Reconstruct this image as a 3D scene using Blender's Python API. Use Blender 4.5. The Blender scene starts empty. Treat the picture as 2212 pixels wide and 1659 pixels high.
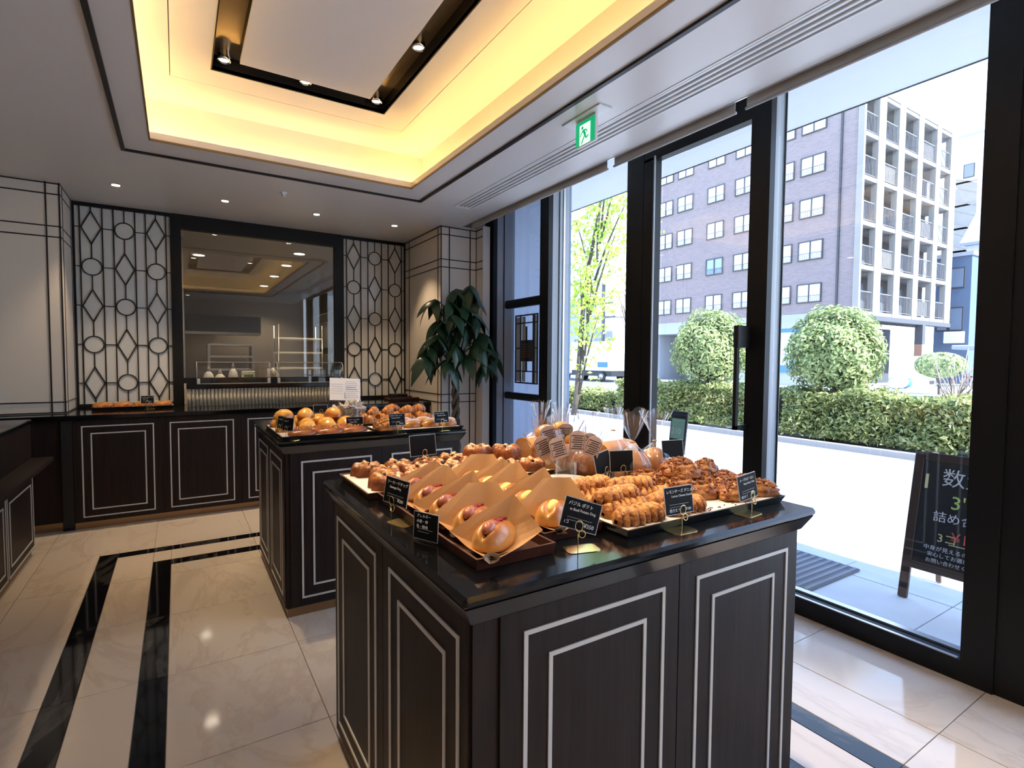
import bpy, bmesh, math, random
from math import sin, cos, pi, radians, sqrt
from mathutils import Vector, Matrix

# ------------------------------------------------------------------ scene, camera, world, sun, exposure
SC = bpy.context.scene
COL = SC.collection
RND = random.Random(7)

CAM_YAW, CAM_PITCH, CAM_ROLL, CAM_F, CAM_H = 0.561956748, 0.0456226876, 0.00738408798, 1146.27, 1.30
def _camera():
    f = Vector((sin(CAM_YAW) * cos(CAM_PITCH), cos(CAM_YAW) * cos(CAM_PITCH), -sin(CAM_PITCH)))
    r = Vector((cos(CAM_YAW), -sin(CAM_YAW), 0)); u = r.cross(f)
    r2 = r * cos(CAM_ROLL) + u * sin(CAM_ROLL); u2 = -r * sin(CAM_ROLL) + u * cos(CAM_ROLL)
    cd = bpy.data.cameras.new('camera'); co = bpy.data.objects.new('camera', cd); COL.objects.link(co)
    m = Matrix((r2, u2, -f)).transposed().to_4x4(); m.translation = (0, 0, CAM_H)
    co.matrix_world = m
    cd.sensor_fit = 'HORIZONTAL'; cd.sensor_width = 36.0; cd.lens = CAM_F * 36.0 / 2212.0
    cd.clip_start = 0.02; cd.clip_end = 400
    SC.camera = co
_camera()

WORLD_STRENGTH = 4.2
SUN_STRENGTH = 15.0
EXPOSURE = 0.25
def _world():
    w = bpy.data.worlds.new('sky'); SC.world = w; w.use_nodes = True
    nt = w.node_tree; nt.nodes.clear()
    out = nt.nodes.new('ShaderNodeOutputWorld'); bg = nt.nodes.new('ShaderNodeBackground')
    tc = nt.nodes.new('ShaderNodeTexCoord'); sep = nt.nodes.new('ShaderNodeSeparateXYZ')
    ramp = nt.nodes.new('ShaderNodeValToRGB')
    ramp.color_ramp.elements[0].position = 0.0; ramp.color_ramp.elements[0].color = (0.70, 0.84, 1.0, 1)
    ramp.color_ramp.elements[1].position = 0.9; ramp.color_ramp.elements[1].color = (0.26, 0.46, 1.0, 1)
    nt.links.new(tc.outputs['Generated'], sep.inputs[0]); nt.links.new(sep.outputs['Z'], ramp.inputs[0])
    nt.links.new(ramp.outputs[0], bg.inputs[0]); bg.inputs[1].default_value = WORLD_STRENGTH
    nt.links.new(bg.outputs[0], out.inputs[0])
_world()
def _sun():
    ld = bpy.data.lights.new('sun', 'SUN'); ld.energy = SUN_STRENGTH; ld.angle = radians(0.6); ld.color = (0.97, 0.97, 1.0)
    o = bpy.data.objects.new('sun', ld); COL.objects.link(o)
    d = Vector((-0.03, -0.74, 0.67)).normalized()            # towards the sun
    o.rotation_euler = d.to_track_quat('Z', 'Y').to_euler(); o.location = (20, -30, 30)
_sun()
vs = SC.view_settings
SC.display_settings.display_device = 'sRGB'
vs.view_transform = 'Standard'; vs.look = 'None'; vs.gamma = 1.0; vs.exposure = EXPOSURE
try: vs.use_curve_mapping = False
except Exception: pass
cy = SC.cycles
cy.max_bounces = 10; cy.diffuse_bounces = 5; cy.glossy_bounces = 4; cy.transmission_bounces = 6; cy.transparent_max_bounces = 24
cy.caustics_reflective = False; cy.caustics_refractive = False
cy.sample_clamp_indirect = 8.0
try: cy.use_denoising = True
except Exception: pass

# ------------------------------------------------------------------ mesh helpers
class MB:
    """collects faces, then links them as ONE mesh object"""
    def __init__(s): s.v = []; s.f = []; s.mi = []; s.cur = 0; s.b = []
    def add(s, vs_, fs_, M=None):
        b = len(s.v)
        for p in vs_:
            s.b.append(p[3] if len(p) > 3 else .4); p = Vector((p[0],p[1],p[2])); s.v.append(M @ p if M is not None else p)
        for f in fs_: s.f.append(tuple(b + i for i in f)); s.mi.append(s.cur)
        return s
    def box(s, x0, x1, y0, y1, z0, z1, M=None):
        v = [(x0,y0,z0),(x1,y0,z0),(x1,y1,z0),(x0,y1,z0),(x0,y0,z1),(x1,y0,z1),(x1,y1,z1),(x0,y1,z1)]
        return s.add(v, [(0,3,2,1),(4,5,6,7),(0,1,5,4),(1,2,6,5),(2,3,7,6),(3,0,4,7)], M)
    def bbox(s, x0, x1, y0, y1, z0, z1, b=0.004, M=None):
        """box with chamfered edges"""
        b = min(b, (x1-x0)/2.01, (y1-y0)/2.01, (z1-z0)/2.01)
        bm = bmesh.new()
        vv = [bm.verts.new(p) for p in [(x0,y0,z0),(x1,y0,z0),(x1,y1,z0),(x0,y1,z0),(x0,y0,z1),(x1,y0,z1),(x1,y1,z1),(x0,y1,z1)]]
        for f in [(0,3,2,1),(4,5,6,7),(0,1,5,4),(1,2,6,5),(2,3,7,6),(3,0,4,7)]: bm.faces.new([vv[i] for i in f])
        bmesh.ops.bevel(bm, geom=bm.edges[:], offset=b, segments=1, affect='EDGES')
        bm.verts.index_update()
        s.add([v.co.copy() for v in bm.verts], [tuple(v.index for v in f.verts) for f in bm.faces], M); bm.free()
        return s
    def prism(s, poly, h0, h1, M=None):
        """poly in xy extruded along z"""
        n = len(poly)
        v = [(p[0], p[1], h0) for p in poly] + [(p[0], p[1], h1) for p in poly]
        f = [tuple(range(n-1, -1, -1)), tuple(range(n, 2*n))] + [(i, (i+1) % n, n+(i+1) % n, n+i) for i in range(n)]
        return s.add(v, f, M)
    def tube(s, pts, r, n=8, M=None, cap=True, closed=False):
        pts = [Vector(p) for p in pts]; m = len(pts)
        rr = r if isinstance(r, (list, tuple)) else [r]*m
        rings = []; up = None; vs_ = []
        for i, p in enumerate(pts):
            if closed: t = pts[(i+1) % m] - pts[i-1]
            else: t = pts[min(i+1, m-1)] - pts[max(i-1, 0)]
            if t.length < 1e-9: t = Vector((0,0,1))
            t.normalize()
            if up is None:
                up = Vector((0,0,1)) if abs(t.z) < .9 else Vector((1,0,0))
            a = t.cross(up)
            if a.length < 1e-6: a = t.cross(Vector((0,1,0)))
            a.normalize(); b = a.cross(t); b.normalize(); up = b
            for k in range(n):
                an = 2*pi*k/n; vs_.append(p + (a*cos(an) + b*sin(an))*rr[i])
        fs_ = []
        for i in range(m if closed else m-1):
            j = (i+1) % m
            for k in range(n):
                fs_.append((i*n+k, i*n+(k+1) % n, j*n+(k+1) % n, j*n+k))
        if cap and not closed: fs_ += [tuple(range(n-1, -1, -1)), tuple(range((m-1)*n, m*n))]
        return s.add(vs_, fs_, M)
    def lathe(s, prof, n=20, M=None, cap=True):
        """prof: list of (r,z)"""
        vs_ = [(r*cos(2*pi*k/n), r*sin(2*pi*k/n), z) for r, z in prof for k in range(n)]
        fs_ = []
        for i in range(len(prof)-1):
            for k in range(n): fs_.append((i*n+k, i*n+(k+1) % n, (i+1)*n+(k+1) % n, (i+1)*n+k))
        if cap: fs_ += [tuple(range(n-1, -1, -1)), tuple(range((len(prof)-1)*n, len(prof)*n))]
        return s.add(vs_, fs_, M)
    def grid(s, nu, nv, fn, M=None, closeu=False):
        vs_ = [fn(i/(nu if closeu else nu-1), j/(nv-1)) for j in range(nv) for i in range(nu)]
        fs_ = []
        for j in range(nv-1):
            for i in range(nu if closeu else nu-1):
                a = j*nu+i; b = j*nu+(i+1) % nu; fs_.append((a, b, b+nu, a+nu))
        return s.add(vs_, fs_, M)
    def mesh(s, name, mats, smooth=False):
        me = bpy.data.meshes.new(name); me.from_pydata([tuple(v) for v in s.v], [], s.f)
        if not isinstance(mats, (list, tuple)): mats = [mats]
        for m in mats: me.materials.append(m)
        if len(mats) > 1: me.polygons.foreach_set('material_index', s.mi)
        if len(set(s.b)) > 1:
            at = me.attributes.new('bake', 'FLOAT', 'POINT'); at.data.foreach_set('value', s.b)
        if smooth: me.polygons.foreach_set('use_smooth', [True]*len(me.polygons))
        me.update(); return me
    def build(s, name, mats, parent=None, smooth=False, loc=None, rot=None):
        o = bpy.data.objects.new(name, s.mesh(name, mats, smooth)); COL.objects.link(o)
        if parent is not None: o.parent = parent
        if loc is not None: o.location = loc
        if rot is not None: o.rotation_euler = rot
        return o

def link(name, me, parent=None, loc=None, rot=None, scale=None):
    o = bpy.data.objects.new(name, me); COL.objects.link(o)
    if parent is not None: o.parent = parent
    if loc is not None: o.location = loc
    if rot is not None: o.rotation_euler = rot
    if scale is not None: o.scale = scale
    return o
def empty(name, loc=(0,0,0), rz=0.0):
    o = bpy.data.objects.new(name, None); COL.objects.link(o); o.location = loc; o.rotation_euler = (0,0,rz)
    o.empty_display_size = 0.05
    return o
def tag(o, label, cat, group=None, kind=None):
    o['label'] = label; o['category'] = cat
    if group: o['group'] = group
    if kind: o['kind'] = kind
    return o
def thing(name, label, cat, loc=(0,0,0), rz=0.0, group=None):
    return tag(empty(name, loc, rz), label, cat, group)
def struct(o, label=None):
    o['kind'] = 'structure'
    if label: o['label'] = label
    return o
def copy_tree(o, parent=None):
    c = o.copy(); COL.objects.link(c); c.parent = parent
    for ch in o.children: copy_tree(ch, c)
    return c
def noise3(p, s=1.0, seed=0):
    return (sin(p[0]*s*1.7+seed*1.3+sin(p[1]*s*1.1+seed))+sin(p[1]*s*1.9+seed*2.1+sin(p[2]*s*1.3+seed*.7))+sin(p[2]*s*2.3+seed*.5+sin(p[0]*s*1.4+seed*1.9)))/3

# ------------------------------------------------------------------ materials
def _nt(name):
    m = bpy.data.materials.new(name); m.use_nodes = True; nt = m.node_tree; nt.nodes.clear()
    out = nt.nodes.new('ShaderNodeOutputMaterial'); b = nt.nodes.new('ShaderNodeBsdfPrincipled')
    nt.links.new(b.outputs[0], out.inputs[0])
    return m, nt, b, out
def mat(name, col, rough=0.5, metal=0.0, spec=0.5, var=None, scale=8.0, bump=0.0, bscale=None, stretch=(1,1,1), coat=0.0, sss=0.0, emit=None, estr=0.0, detail=4.0, trans=0.0, ior=1.45, alpha=1.0):
    m, nt, b, out = _nt(name)
    b.inputs['Roughness'].default_value = rough; b.inputs['Metallic'].default_value = metal
    b.inputs['Specular IOR Level'].default_value = spec; b.inputs['IOR'].default_value = ior
    if coat: b.inputs['Coat Weight'].default_value = coat; b.inputs['Coat Roughness'].default_value = 0.08
    if sss:
        b.inputs['Subsurface Weight'].default_value = sss; b.inputs['Subsurface Radius'].default_value = (0.01,0.006,0.003)
    if trans: b.inputs['Transmission Weight'].default_value = trans
    if alpha < 1: b.inputs['Alpha'].default_value = alpha
    if emit: b.inputs['Emission Color'].default_value = (*emit, 1); b.inputs['Emission Strength'].default_value = estr
    c = (*col, 1)
    b.inputs['Base Color'].default_value = c
    if var or bump:
        tc = nt.nodes.new('ShaderNodeTexCoord'); mp = nt.nodes.new('ShaderNodeMapping'); mp.inputs['Scale'].default_value = stretch
        nt.links.new(tc.outputs['Object'], mp.inputs[0])
        nz = nt.nodes.new('ShaderNodeTexNoise'); nz.inputs['Scale'].default_value = scale; nz.inputs['Detail'].default_value = detail
        nt.links.new(mp.outputs[0], nz.inputs['Vector'])
        if var:
            r = nt.nodes.new('ShaderNodeValToRGB'); r.color_ramp.elements[0].position = 0.32; r.color_ramp.elements[1].position = 0.68
            r.color_ramp.elements[0].color = (*var, 1); r.color_ramp.elements[1].color = c
            nt.links.new(nz.outputs[0], r.inputs[0]); nt.links.new(r.outputs[0], b.inputs['Base Color'])
        if bump:
            n2 = nt.nodes.new('ShaderNodeTexNoise'); n2.inputs['Scale'].default_value = bscale or scale*3; n2.inputs['Detail'].default_value = 3
            nt.links.new(mp.outputs[0], n2.inputs['Vector'])
            bp = nt.nodes.new('ShaderNodeBump'); bp.inputs['Strength'].default_value = bump; bp.inputs['Distance'].default_value = 0.02
            nt.links.new(n2.outputs[0], bp.inputs['Height']); nt.links.new(bp.outputs[0], b.inputs['Normal'])
    return m
def emis(name, col, strength):
    m = bpy.data.materials.new(name); m.use_nodes = True; nt = m.node_tree; nt.nodes.clear()
    out = nt.nodes.new('ShaderNodeOutputMaterial'); e = nt.nodes.new('ShaderNodeEmission')
    e.inputs[0].default_value = (*col, 1); e.inputs[1].default_value = strength; nt.links.new(e.outputs[0], out.inputs[0]); return m
def pane(name, tint=(1,1,1), ior=1.45, rough=0.0, haze=0.0, hazecol=(1,1,1), maxr=None, gloss=(1,1,1)):
    """thin clear sheet: transparent with a fresnel reflection (and a little milky haze)"""
    m = bpy.data.materials.new(name); m.use_nodes = True; nt = m.node_tree; nt.nodes.clear()
    out = nt.nodes.new('ShaderNodeOutputMaterial'); t = nt.nodes.new('ShaderNodeBsdfTransparent'); g = nt.nodes.new('ShaderNodeBsdfGlossy')
    t.inputs[0].default_value = (*tint, 1); g.inputs['Roughness'].default_value = rough; g.inputs[0].default_value = (*gloss, 1)
    lw = nt.nodes.new('ShaderNodeLayerWeight'); pw = nt.nodes.new('ShaderNodeMath'); pw.operation = 'POWER'; pw.inputs[1].default_value = 5.0
    f0 = ((ior-1)/(ior+1))**2
    fr = nt.nodes.new('ShaderNodeMath'); fr.operation = 'MULTIPLY_ADD'; fr.inputs[1].default_value = 1-f0; fr.inputs[2].default_value = f0
    nt.links.new(lw.outputs['Facing'], pw.inputs[0]); nt.links.new(pw.outputs[0], fr.inputs[0])
    mx = nt.nodes.new('ShaderNodeMixShader'); nt.links.new(fr.outputs[0], mx.inputs[0]); nt.links.new(t.outputs[0], mx.inputs[1]); nt.links.new(g.outputs[0], mx.inputs[2])
    last = mx
    if haze:
        d = nt.nodes.new('ShaderNodeBsdfDiffuse'); d.inputs[0].default_value = (*hazecol, 1)
        m2 = nt.nodes.new('ShaderNodeMixShader'); m2.inputs[0].default_value = haze
        nt.links.new(mx.outputs[0], m2.inputs[1]); nt.links.new(d.outputs[0], m2.inputs[2]); last = m2
    nt.links.new(last.outputs[0], out.inputs[0]); return m
def marble(name, base, vein, vein_amt, rough, scale=2.2, dark=False):
    m, nt, b, out = _nt(name)
    g = nt.nodes.new('ShaderNodeNewGeometry'); mp = nt.nodes.new('ShaderNodeMapping'); mp.inputs['Rotation'].default_value = (0, 0, radians(-38)); mp.inputs['Scale'].default_value = (1.0, 0.33, 1.0)
    oi = nt.nodes.new('ShaderNodeObjectInfo'); ad = nt.nodes.new('ShaderNodeVectorMath'); ad.operation = 'ADD'
    cb = nt.nodes.new('ShaderNodeCombineXYZ'); mu = nt.nodes.new('ShaderNodeMath'); mu.operation = 'MULTIPLY'; mu.inputs[1].default_value = 7.0
    nt.links.new(oi.outputs['Random'], mu.inputs[0]); nt.links.new(mu.outputs[0], cb.inputs[0]); nt.links.new(mu.outputs[0], cb.inputs[2])
    nt.links.new(g.outputs['Position'], mp.inputs[0]); nt.links.new(mp.outputs[0], ad.inputs[0]); nt.links.new(cb.outputs[0], ad.inputs[1])
    nz = nt.nodes.new('ShaderNodeTexNoise'); nz.inputs['Scale'].default_value = scale; nz.inputs['Detail'].default_value = 7; nz.inputs['Roughness'].default_value = .62; nz.inputs['Distortion'].default_value = 1.1
    nt.links.new(ad.outputs[0], nz.inputs['Vector'])
    r = nt.nodes.new('ShaderNodeValToRGB'); e = r.color_ramp.elements
    e[0].position = 0.485; e[0].color = (0,0,0,1); e[1].position = 0.56; e[1].color = (0,0,0,1)
    x = e.new(0.515); x.color = (1,1,1,1)
    nt.links.new(nz.outputs[0], r.inputs[0])
    n2 = nt.nodes.new('ShaderNodeTexNoise'); n2.inputs['Scale'].default_value = 1.7; nt.links.new(ad.outputs[0], n2.inputs['Vector'])
    m0 = nt.nodes.new('ShaderNodeMath'); m0.operation = 'MULTIPLY'; nt.links.new(r.outputs[0], m0.inputs[0]); nt.links.new(n2.outputs[0], m0.inputs[1])
    m1 = nt.nodes.new('ShaderNodeMath'); m1.operation = 'MULTIPLY'; m1.inputs[1].default_value = vein_amt; nt.links.new(m0.outputs[0], m1.inputs[0])
    mx = nt.nodes.new('ShaderNodeMix'); mx.data_type = 'RGBA'; mx.inputs[6].default_value = (*base, 1); mx.inputs[7].default_value = (*vein, 1)
    nt.links.new(m1.outputs[0], mx.inputs[0]); nt.links.new(mx.outputs[2], b.inputs['Base Color'])
    b.inputs['Roughness'].default_value = rough; b.inputs['Specular IOR Level'].default_value = 0.28 if base[0] < .1 else 0.45
    return m
def wood(name, c1, c2, rough=0.42, scale=26.0, axis='Z'):
    m, nt, b, out = _nt(name)
    tc = nt.nodes.new('ShaderNodeTexCoord'); mp = nt.nodes.new('ShaderNodeMapping')
    mp.inputs['Scale'].default_value = {'Z': (1,1,.045), 'X': (.045,1,1), 'Y': (1,.045,1)}[axis]
    nt.links.new(tc.outputs['Object'], mp.inputs[0])
    nz = nt.nodes.new('ShaderNodeTexNoise'); nz.inputs['Scale'].default_value = scale*3; nz.inputs['Detail'].default_value = 6; nz.inputs['Roughness'].default_value = .6
    nt.links.new(mp.outputs[0], nz.inputs['Vector'])
    r = nt.nodes.new('ShaderNodeValToRGB'); r.color_ramp.elements[0].position = .3; r.color_ramp.elements[1].position = .7
    r.color_ramp.elements[0].color = (*c1,1); r.color_ramp.elements[1].color = (*c2,1)
    nt.links.new(nz.outputs[0], r.inputs[0]); nt.links.new(r.outputs[0], b.inputs['Base Color'])
    bp = nt.nodes.new('ShaderNodeBump'); bp.inputs['Strength'].default_value = .12; bp.inputs['Distance'].default_value = .004
    nt.links.new(nz.outputs[0], bp.inputs['Height']); nt.links.new(bp.outputs[0], b.inputs['Normal'])
    b.inputs['Roughness'].default_value = rough; b.inputs['Specular IOR Level'].default_value = .22; return m

MT = dict(
    tile=marble('floor_marble', (.68,.59,.49), (.48,.37,.28), .75, .07),
    bmarble=marble('black_marble', (.004,.004,.005), (.30,.28,.26), .35, .06, 1.3),
    grout=mat('grout', (.30,.25,.21), .8),
    wenge=wood('wenge', (.011,.0065,.006), (.026,.0155,.0135), rough=.5),
    inlay=mat('white_line', (.60,.585,.57), .35),
    slab=mat('black_stone', (.004,.004,.005), .10, spec=.4),
    crown=mat('crown_black', (.014,.010,.009), .2, spec=.6, coat=.45),
    bronze=mat('bronze_kick', (.36,.22,.12), .35, metal=.85),
    ceil=mat('ceiling_paint', (.74,.72,.70), .30, spec=.35),
    wall=mat('wall_panel', (.70,.635,.555), .45),
    line=mat('black_moulding', (.012,.009,.008), .4),
    frame=mat('black_frame', (.008,.008,.009), .45, spec=.3),
    reveal=mat('frame_daylit', (.36,.38,.41), .40),  # paler frame: daylight on the mullion sides put into the colour
    jamb=mat('jamb_grey_blue', (.58,.64,.76), .38),
    black=mat('black', (.008,.008,.009), .5),
    gold=mat('gold_channel', (.50,.37,.20), .3, metal=.8),
    milk=mat('milky_glass', (.62,.62,.60), .16, spec=.55),
    glass=pane('window_glass', (.97,.985,.98)),
    glass2=pane('inner_glass', (.94,.95,.95), ior=1.5),
    acry=pane('clear_acrylic', (.96,.97,.97), ior=1.5),
    film=pane('cellophane', (.95,.95,.96), ior=1.75, rough=.07, haze=.025, hazecol=(.9,.9,.95)),
    paperw=mat('white_paper', (.80,.77,.74), .7),
    kraft=mat('kraft_paper', (.45,.24,.098), .65, var=(.40,.21,.082), scale=7),
    brass=mat('brass', (.83,.62,.26), .16, metal=1.0),
    card=mat('black_card', (.007,.007,.008), .6, spec=.15),
    cardedge=mat('clear_card_edge', (.55,.55,.56), .15),
    chalk=mat('white_ink', (.85,.85,.85), .6),
    tray=mat('tray_black', (.010,.010,.011), .35),
    traywood=wood('tray_wood', (.045,.014,.009), (.085,.030,.018), .35, 10, 'Y'),
    trayrim=mat('tray_rim', (.16,.09,.05), .35, metal=.5),
    white=mat('white_plastic', (.80,.80,.80), .35),
    china=mat('china', (.80,.78,.76), .15),
    blind=mat('roller_blind', (.62,.61,.58), .75),
    alu=mat('aluminium', (.70,.69,.68), .3, metal=.9),
    soffit=mat('soffit', (.55,.58,.62), .5),
)
# ------------------------------------------------------------------ the room
ZC, ZC2 = 2.60, 2.90                  # ceiling, raised ceiling inside the cove
XW = 2.68                             # room face of the window wall
XL, YB, YR = -2.6, 5.78, -2.2         # left wall, back wall plane, rear wall
def block(name, mats, *boxes, parent=None):
    m = MB()
    for b in boxes: m.box(*b)
    return m.build(name, mats, parent)

# floor: a screed and the tiles and black strips laid on it, each a piece of its own
floor = struct(block('floor', MT['grout'], (XL, 2.90, YR, 6.0, -.12, -.004)), 'cream marble tiled floor with black inlaid marble bands')
STR = [(-.453,-.353,-1.05,4.31),(-.453,1.965,4.215,4.31),(1.870,1.965,-1.05,4.31),
       (-.156,-.058,-.75,4.015),(-.156,1.677,3.915,4.015),(1.580,1.677,-.75,4.015)]
def cut(rects, s):
    out = []
    for (a,b,c,d) in rects:
        if s[0] >= b or s[1] <= a or s[2] >= d or s[3] <= c: out.append((a,b,c,d)); continue
        if s[0] > a: out.append((a,s[0],c,d))
        if s[1] < b: out.append((s[1],b,c,d))
        x0, x1 = max(a,s[0]), min(b,s[1])
        if s[2] > c: out.append((x0,x1,c,s[2]))
        if s[3] < d: out.append((x0,x1,s[3],d))
    return out
GX = [-.156+.5985*k for k in range(-5, 6)]; GY = [.725+.6035*k for k in range(-5, 10)]
GX = [XL]+[g for g in GX if g > XL+.05 and g < 2.75]+[2.90]; GY = [YR]+[g for g in GY if YR+.05 < g < 5.9]+[6.0]
_tm = {}
def slab_piece(name, a, b, c, d, m, g=.0016):
    w, h = round(b-a, 3), round(d-c, 3)
    if w < .012 or h < .012: return
    k = (w, h, name)
    if k not in _tm: _tm[k] = MB().bbox(-w/2+g, w/2-g, -h/2+g, h/2-g, -.012, 0, .0012).mesh(name, m)
    link(name, _tm[k], floor, ((a+b)/2, (c+d)/2, 0))
for i in range(len(GX)-1):
    for j in range(len(GY)-1):
        r = [(GX[i], GX[i+1], GY[j], GY[j+1])]
        for s in STR: r = cut(r, s)
        for q in r: slab_piece('tile', *q, MT['tile'])
done = []
for s in STR:
    r = [s]
    for q in done: r = cut(r, q)
    done.append(s)
    for (a,b,c,d) in r:
        if d-c > b-a:
            ys = [c]+[g for g in GY if c+.03 < g < d-.03]+[d]
            for k in range(len(ys)-1): slab_piece('black_strip', a, b, ys[k], ys[k+1], MT['bmarble'], .0006)
        else:
            xs = [a]+[g for g in GX if a+.03 < g < b-.03]+[b]
            for k in range(len(xs)-1): slab_piece('black_strip', xs[k], xs[k+1], c, d, MT['bmarble'], .0006)

# ceiling with the lit cove
CX0, CX1, CY0, CY1 = -.124, 1.54, -.60, 3.91        # opening of the cove
WX0, WX1, WY0, WY1 = -.27, 1.68, -.75, 4.05         # cove walls
PX = 2.39                                           # edge of the blind pocket
VX0, VX1, VY0, VY1 = 2.005, 2.175, .20, 4.14        # linear air slot
ceil = struct(empty('ceiling', (0,0,0)), 'smooth pale ceiling with a raised lit coffer')
def cpart(n, m, *bx): return block(n, m, *bx, parent=ceil)
lo = []
r = [(XL, PX, YR, 5.98)]
for s in [(CX0,CX1,CY0,CY1),(VX0,VX1,VY0,VY1)]: r = cut(r, s)
cpart('ceiling_board', MT['ceil'], *[(a,b,c,d,ZC,ZC+.02) for a,b,c,d in r])
# upstand lip of the cove, trough, cove wall and raised ceiling
L = .012
cpart('cove_lip', MT['ceil'], (CX0-L,CX0,CY0-L,CY1+L,ZC+.02,ZC+.052),(CX1,CX1+L,CY0-L,CY1+L,ZC+.02,ZC+.052),(CX0,CX1,CY1,CY1+L,ZC+.02,ZC+.052),(CX0,CX1,CY0-L,CY0,ZC+.02,ZC+.052))
cpart('cove_wall', MT['ceil'], (WX0-.02,WX0,WY0-.02,WY1+.02,ZC+.02,ZC2),(WX1,WX1+.02,WY0-.02,WY1+.02,ZC+.02,ZC2),(WX0,WX1,WY1,WY1+.02,ZC+.02,ZC2),(WX0,WX1,WY0-.02,WY0,ZC+.02,ZC2))
H = [.189, 1.167, .30, 3.45]; HI = [.316, 1.034, .43, 3.31]     # black channel outer / inner
LN = [-.011, 1.365, .05, 3.66]                                    # shadow gap line
def ring(o, i, z0, z1):
    return [(o[0],i[0],o[2],o[3],z0,z1),(i[1],o[1],o[2],o[3],z0,z1),(i[0],i[1],i[3],o[3],z0,z1),(i[0],i[1],o[2],i[2],z0,z1)]
g = .004
LI = [LN[0]+g, LN[1]-g, LN[2]+g, LN[3]-g]
cpart('raised_ceiling', MT['ceil'], *ring([WX0-.02,WX1+.02,WY0-.02,WY1+.02], LN, ZC2, ZC2+.02))
cpart('raised_ceiling', MT['ceil'], *ring(LI, H, ZC2, ZC2+.02))
cpart('raised_ceiling', MT['ceil'], (HI[0],HI[1],HI[2],HI[3],ZC2,ZC2+.02))
cpart('shadow_gap', MT['line'], *ring([LN[0]-.01,LN[1]+.01,LN[2]-.01,LN[3]+.01], [LI[0]+.01,LI[1]-.01,LI[2]+.01,LI[3]-.01], ZC2+.021, ZC2+.03))
cpart('channel', MT['gold'], *ring([H[0]-.01,H[1]+.01,H[2]-.01,H[3]+.01], [HI[0]+.01,HI[1]-.01,HI[2]+.01,HI[3]-.01], ZC2+.085, ZC2+.10))
cpart('channel_side', MT['black'], *(ring([H[0]-.006,H[1]+.006,H[2]-.006,H[3]+.006], H, ZC2-.004, ZC2+.085)))
cpart('channel_side', MT['black'], *(ring(HI, [HI[0]+.006,HI[1]-.006,HI[2]+.006,HI[3]-.006], ZC2+.02, ZC2+.085)))
# LED tape on the trough, the light of the cove
MT['led'] = emis('led_tape', (1.0,.60,.20), 30.0)
m = MB(); e = .055
m.box(WX0+e,WX0+e+.02,WY0+e,WY1-e,ZC+.021,ZC+.028); m.box(WX1-e-.02,WX1-e,WY0+e,WY1-e,ZC+.021,ZC+.028)
m.box(WX0+e+.02,WX1-e-.02,WY1-e-.02,WY1-e,ZC+.021,ZC+.028); m.box(WX0+e+.02,WX1-e-.02,WY0+e,WY0+e+.02,ZC+.021,ZC+.028)
m.build('led_tape', MT['led'], ceil)
# thin dark edge line on the cove lip and the black band around it
cpart('cove_edge', mat('cove_edge', (.20,.13,.05), .5), *ring([CX0,CX1,CY0,CY1],[CX0+.008,CX1-.008,CY0+.008,CY1-.008],ZC-.002,ZC+.010))
trim_1 = struct(block('trim_1', MT['line'], *ring([-.277,1.724,-.76,4.167],[-.255,1.702,-.738,4.145],ZC-.012,ZC+.001)), 'black band framing the lit ceiling coffer')
# air slot: frame, blades
vent = thing('linear_air_vent', 'long slotted white air vent in the ceiling beside the window blinds', 'vent', (0,0,ZC))
def vb(n, m_, *bx): return block(n, m_, *[(a,b,c,d,e_-ZC,f_-ZC) for a,b,c,d,e_,f_ in bx], parent=vent)
vb('vent_frame', MT['white'], (VX0,VX0+.012,VY0,VY1,ZC-.003,ZC+.02),(VX1-.012,VX1,VY0,VY1,ZC-.003,ZC+.02),(VX0+.012,VX1-.012,VY0,VY0+.012,ZC-.003,ZC+.02),(VX0+.012,VX1-.012,VY1-.012,VY1,ZC-.003,ZC+.02))
for k in range(4):
    x = VX0+.012+(VX1-VX0-.024)*(k+.5)/4
    if k < 4:
        MB().bbox(x-.0105,x+.0105,VY0+.012,VY1-.012,.001,.015,.003).build('vent_blade', MT['white'], vent)
vb('vent_back', MT['black'], (VX0,VX1,VY0,VY1,ZC+.04,ZC+.05))
# blind pocket
cpart('pocket', MT['ceil'], (PX-.012,PX,YR,5.0,ZC+.02,ZC+.32),(PX,2.62,YR,5.0,ZC+.30,ZC+.32))
cpart('pocket_edge', MT['alu'], (PX-.006,PX+.002,YR,4.72,ZC-.003,ZC+.02))

# walls
wl = struct(block('wall_left', MT['wall'], (XL-.1,XL,YR-.1,6.1,0,3.0)), 'cream panelled wall at the left')
wr = struct(block('wall_rear', MT['wall'], (XL-.1,2.62,YR-.1,YR,0,3.0)), 'cream wall behind the viewer')
KX0, KX1, KZ0, KZ1 = .035, 1.42, 1.10, 2.47       # kitchen window opening
wb = struct(block('wall_back', MT['wall'], (XL,-.73,5.25,6.0,.80,ZC+.02), (-.73,KX0-.06,YB+.02,6.0,0,ZC+.02), (KX1+.06,2.19,YB+.02,6.0,0,ZC+.02), (KX0-.06,KX1+.06,YB+.02,6.0,0,KZ0-.05), (KX0-.06,KX1+.06,YB+.02,6.0,KZ1+.09,ZC+.02),
    (2.19,2.58,4.80,6.0,0,ZC+.02), (2.58,3.0,4.62+.17,6.0,0,ZC+.3)), 'cream back wall panels outlined with thin black mouldings')
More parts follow.
